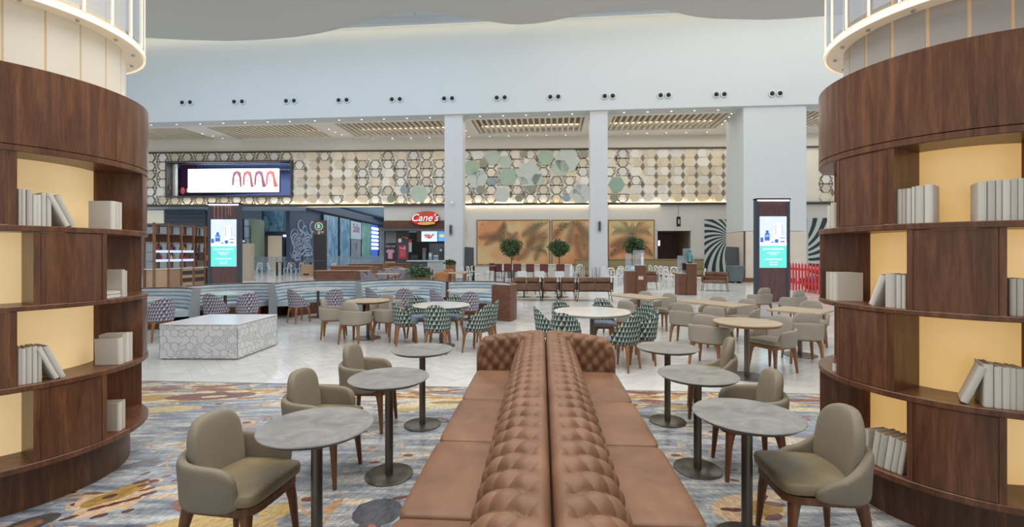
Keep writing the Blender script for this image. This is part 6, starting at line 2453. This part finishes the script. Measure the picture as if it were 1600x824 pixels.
for i, (px, py, Z, rp, lab) in enumerate(((799, 387, 30.5, 17, 'round crowned potted tree before the wide orange mural'), (873.5, 388, 30.5, 15.5, 'round crowned potted tree left of the second slim column'), (991, 384, 29.5, 16, 'round crowned potted tree right of the second slim column'))):
    t = thing('ball_tree', lab, 'tree', (px2(px, Z), Z, 0), group='round crowned potted trees')
    zc = H + (HY - py) * Z / F
    r = rp * Z / F
    stuff(leaves(1500, (0, 0, zc), r, .17, 20 + i).build('foliage', LEAFM, t, recalc=False))
    MB().tube([(0, 0, .5), (.03, .02, zc - r * .7), (0, 0, zc)], [.04, .035, .02], 8).build('trunk', BARK, t, smooth=50)
    MB().tube([(.03, .02, zc - r * .75), (.3, .1, zc - r * .1)], [.02, .01], 6).tube([(.03, .02, zc - r * .7), (-.3, -.05, zc)], [.02, .01], 6).build('branches', BARK, t)
    MB().lathe([(0, 0), (.24, 0), (.30, .5), (.27, .5), (.25, .44), (0, .44)], 20).build('pot', mat('pot_grey', (120, 116, 112), .6), t, smooth=40)
for i, (px, Z, r, zc, lab) in enumerate(((655, 20.8, .48, .78, 'bushy green plant in a planter behind the blue booths'), (704, 25.6, .26, 1.12, 'small leafy plant at the foot of the first slim column'))):
    t = thing('potted_plant', lab, 'plant', (px2(px, Z), Z, 0))
    m_ = leaves(700, (0, 0, zc), r, .16 if i == 0 else .14, 40 + i, (1.1, .8, .62))
    stuff(m_.build('foliage', LEAFM, t, recalc=False))
    MB().box(-.4 * r / .4, .4 * r / .4, -.2, .2, 0, zc - r * .4, .01).build('planter', KWOOD, t)
t = thing('flower_bed', 'low green and blue planting behind the red picket fence', 'plants', ((fa.x + fb.x) / 2 + .62 * .8, (fa.y + fb.y) / 2 + .62 * .8, 0), atan2(fb.y - fa.y, fb.x - fa.x))
stuff(leaves(500, (0, 0, .35), .6, .14, 77, (1.2, .4, .5)).build('foliage', LEAFM, t, recalc=False))
stuff(leaves(160, (.1, -.1, .45), .5, .11, 78, (1.2, .4, .5)).build('blue_flowers', mat('flower_blue', (70, 96, 176), .6), t, recalc=False))

# ------------------------------------------------------------------ low partitions, booths and tables behind the blue booths
def partition(label, px0, px1, Z, h, end=None, name='wooden_partition'):
    x0_, x1_ = px2(px0, Z), px2(px1, Z)
    t = thing(name, label, 'partition', ((x0_ + x1_) / 2, Z, 0))
    w_ = (x1_ - x0_) / 2
    MB().box(-w_, w_, 0, .10, 0, h - .03, .005).build('front_panel', REDWOOD, t)
    MB().box(-w_ - .02, w_ + .02, -.03, .5, h - .03, h, .005).build('top_board', wood('partition_top', (140, 92, 66), (180, 128, 98), 3, .45, 'X'), t)
    MB().box(-w_, -w_ + .05, .10, 1.1, 0, h - .03).build('side_panel', REDWOOD, t)
    MB().box(-w_ + .08, w_ - .05, .14, .24, .40, h - .04, .01).build('booth_back', mat('booth_pinstripe', (150, 164, 186), .7, var=.2, vscale=14), t)
    MB().box(-w_ + .08, w_ - .05, .26, .75, .12, .45, .02).build('booth_seat', mat('booth_pinstripe', (150, 164, 186), .7), t)
    if end:
        MB().box(w_ - .06, w_ + end, -.02, .5, 0, h - .02).build('end_panel', KWOOD, t)
    return t


partition('nearest reddish wooden partition behind the blue booths', 491.5, 553.5, 18.8, .95)
partition('second reddish wooden partition with a dark end panel', 516, 578, 25.2, .95, .34)
partition('third wooden partition near the bar railing', 545, 600, 29.0, .98, .2)
partition('far wooden partition under the restaurant posters', 601, 640, 31.4, .95)
gf = 'blue patterned chairs behind the blue booths'
for (px, Z, a, lab) in [(572, 20.6, -40, 'blue patterned chair right of the nearest wooden partition, front one'), (583, 21.6, -50, 'blue patterned chair right of the nearest wooden partition, rear one'), (598, 22.6, -20, 'blue patterned chair left of the tables before the restaurant'), (607, 24.2, 10, 'blue patterned chair behind the nearest pale table before the restaurant'),
                        (618, 25.6, 20, 'blue patterned chair in the middle before the restaurant'), (632, 21.4, 40, 'blue patterned chair left of the bushy plant'), (640, 24.6, -20, 'blue patterned chair behind the bushy plant'), (628, 28.2, 0, 'far blue patterned chair before the restaurant, left one'), (650, 27.2, 10, 'far blue patterned chair before the restaurant, middle one'), (668, 28.0, -10, 'far blue patterned chair before the restaurant, right one')]:
    chair(SH_B, px, Z, a, lab, gf)
for (px, Z, w_, lab) in [(606, 20.4, 1.0, 'nearest pale wooden table before the restaurant'), (562, 24.0, 1.1, 'pale table behind the second wooden partition'), (618, 27.0, 1.3, 'pale table in the middle rows before the restaurant'), (640, 26.0, 1.1, 'pale table behind the bushy plant before the restaurant'), (608, 30.2, 1.4, 'far left pale table before the restaurant'), (662, 29.4, 1.6, 'far right pale table before the restaurant'), (676, 26.4, 1.0, 'pale table left of the first slim column'), (728, 22.8, .9, 'pale table right of the first slim column')]:
    dtable(lab, px, Z, 'rect', (w_, .7), TABLEWOOD, 0, .75, 'pale wooden tables before the restaurant')
COG = leather('cognac_leather', (150, 96, 58), (186, 128, 84))


def low_chair(label, px, Z, rz, w_):
    t = thing('low_armchair', label, 'chair', (px2(px, Z), Z, 0), rad(rz))
    MB().box(-w_ / 2, w_ / 2, -.3, .35, .12, .42, .05).build('seat', COG, t, smooth=30)
    MB().sell((0, -.32, .58), (w_ / 2, .11, .24), .5, .5, 20, 8, 'y').build('backrest', COG, t, smooth=60)
    for s in (-1, 1):
        MB().box(s * (w_ / 2 - .05) - .05, s * (w_ / 2 - .05) + .05, -.3, .3, .3, .58, .03).build('arm', COG, t, smooth=30)
        for y in (-.25, .28):
            MB().box(s * w_ * .4 - .02, s * w_ * .4 + .02, y - .02, y + .02, 0, .12).build('leg', BLACK_METAL, t)
    return t


low_chair('low cognac leather seat right of the bushy plant, nearer one', 687, 20.9, 20, .62)
low_chair('low cognac leather seat right of the bushy plant, farther one', 699, 24.4, 20, .62)
t = thing('wall_speaker', 'small grey box fixed to the first slim column', 'speaker', place_b(704, zW(704, 361) - .2, .13), BR)
MB().box(-.08, .08, -.12, 0, -.3, .3, .01).build('body', mat('speaker_grey', (136, 140, 140), .5), t)
MB().box(-.06, .06, -.125, -.12, -.25, .25).build('grille', DARKGREY, t)
t = thing('wall_speaker', 'small grey box fixed to the second slim column', 'speaker', place_b(937, zW(937, 357) - .2, .13), BR)
MB().box(-.08, .08, -.12, 0, -.3, .3, .01).build('body', mat('speaker_grey', (136, 140, 140), .5), t)
MB().box(-.06, .06, -.125, -.12, -.25, .25).build('grille', DARKGREY, t)
t = thing('security_camera', 'white dome camera high on the first slim column', 'camera', place_b(706, zW(706, 317) - .6, .13), BR)
MB().box(-.06, .06, -.1, 0, -.03, .06, .01).build('bracket', WHITE_PLASTIC, t)
MB().sell((0, -.12, -.06), (.09, .09, .09), 1, 1, 14, 8).build('dome', WHITE_PLASTIC, t, smooth=60)
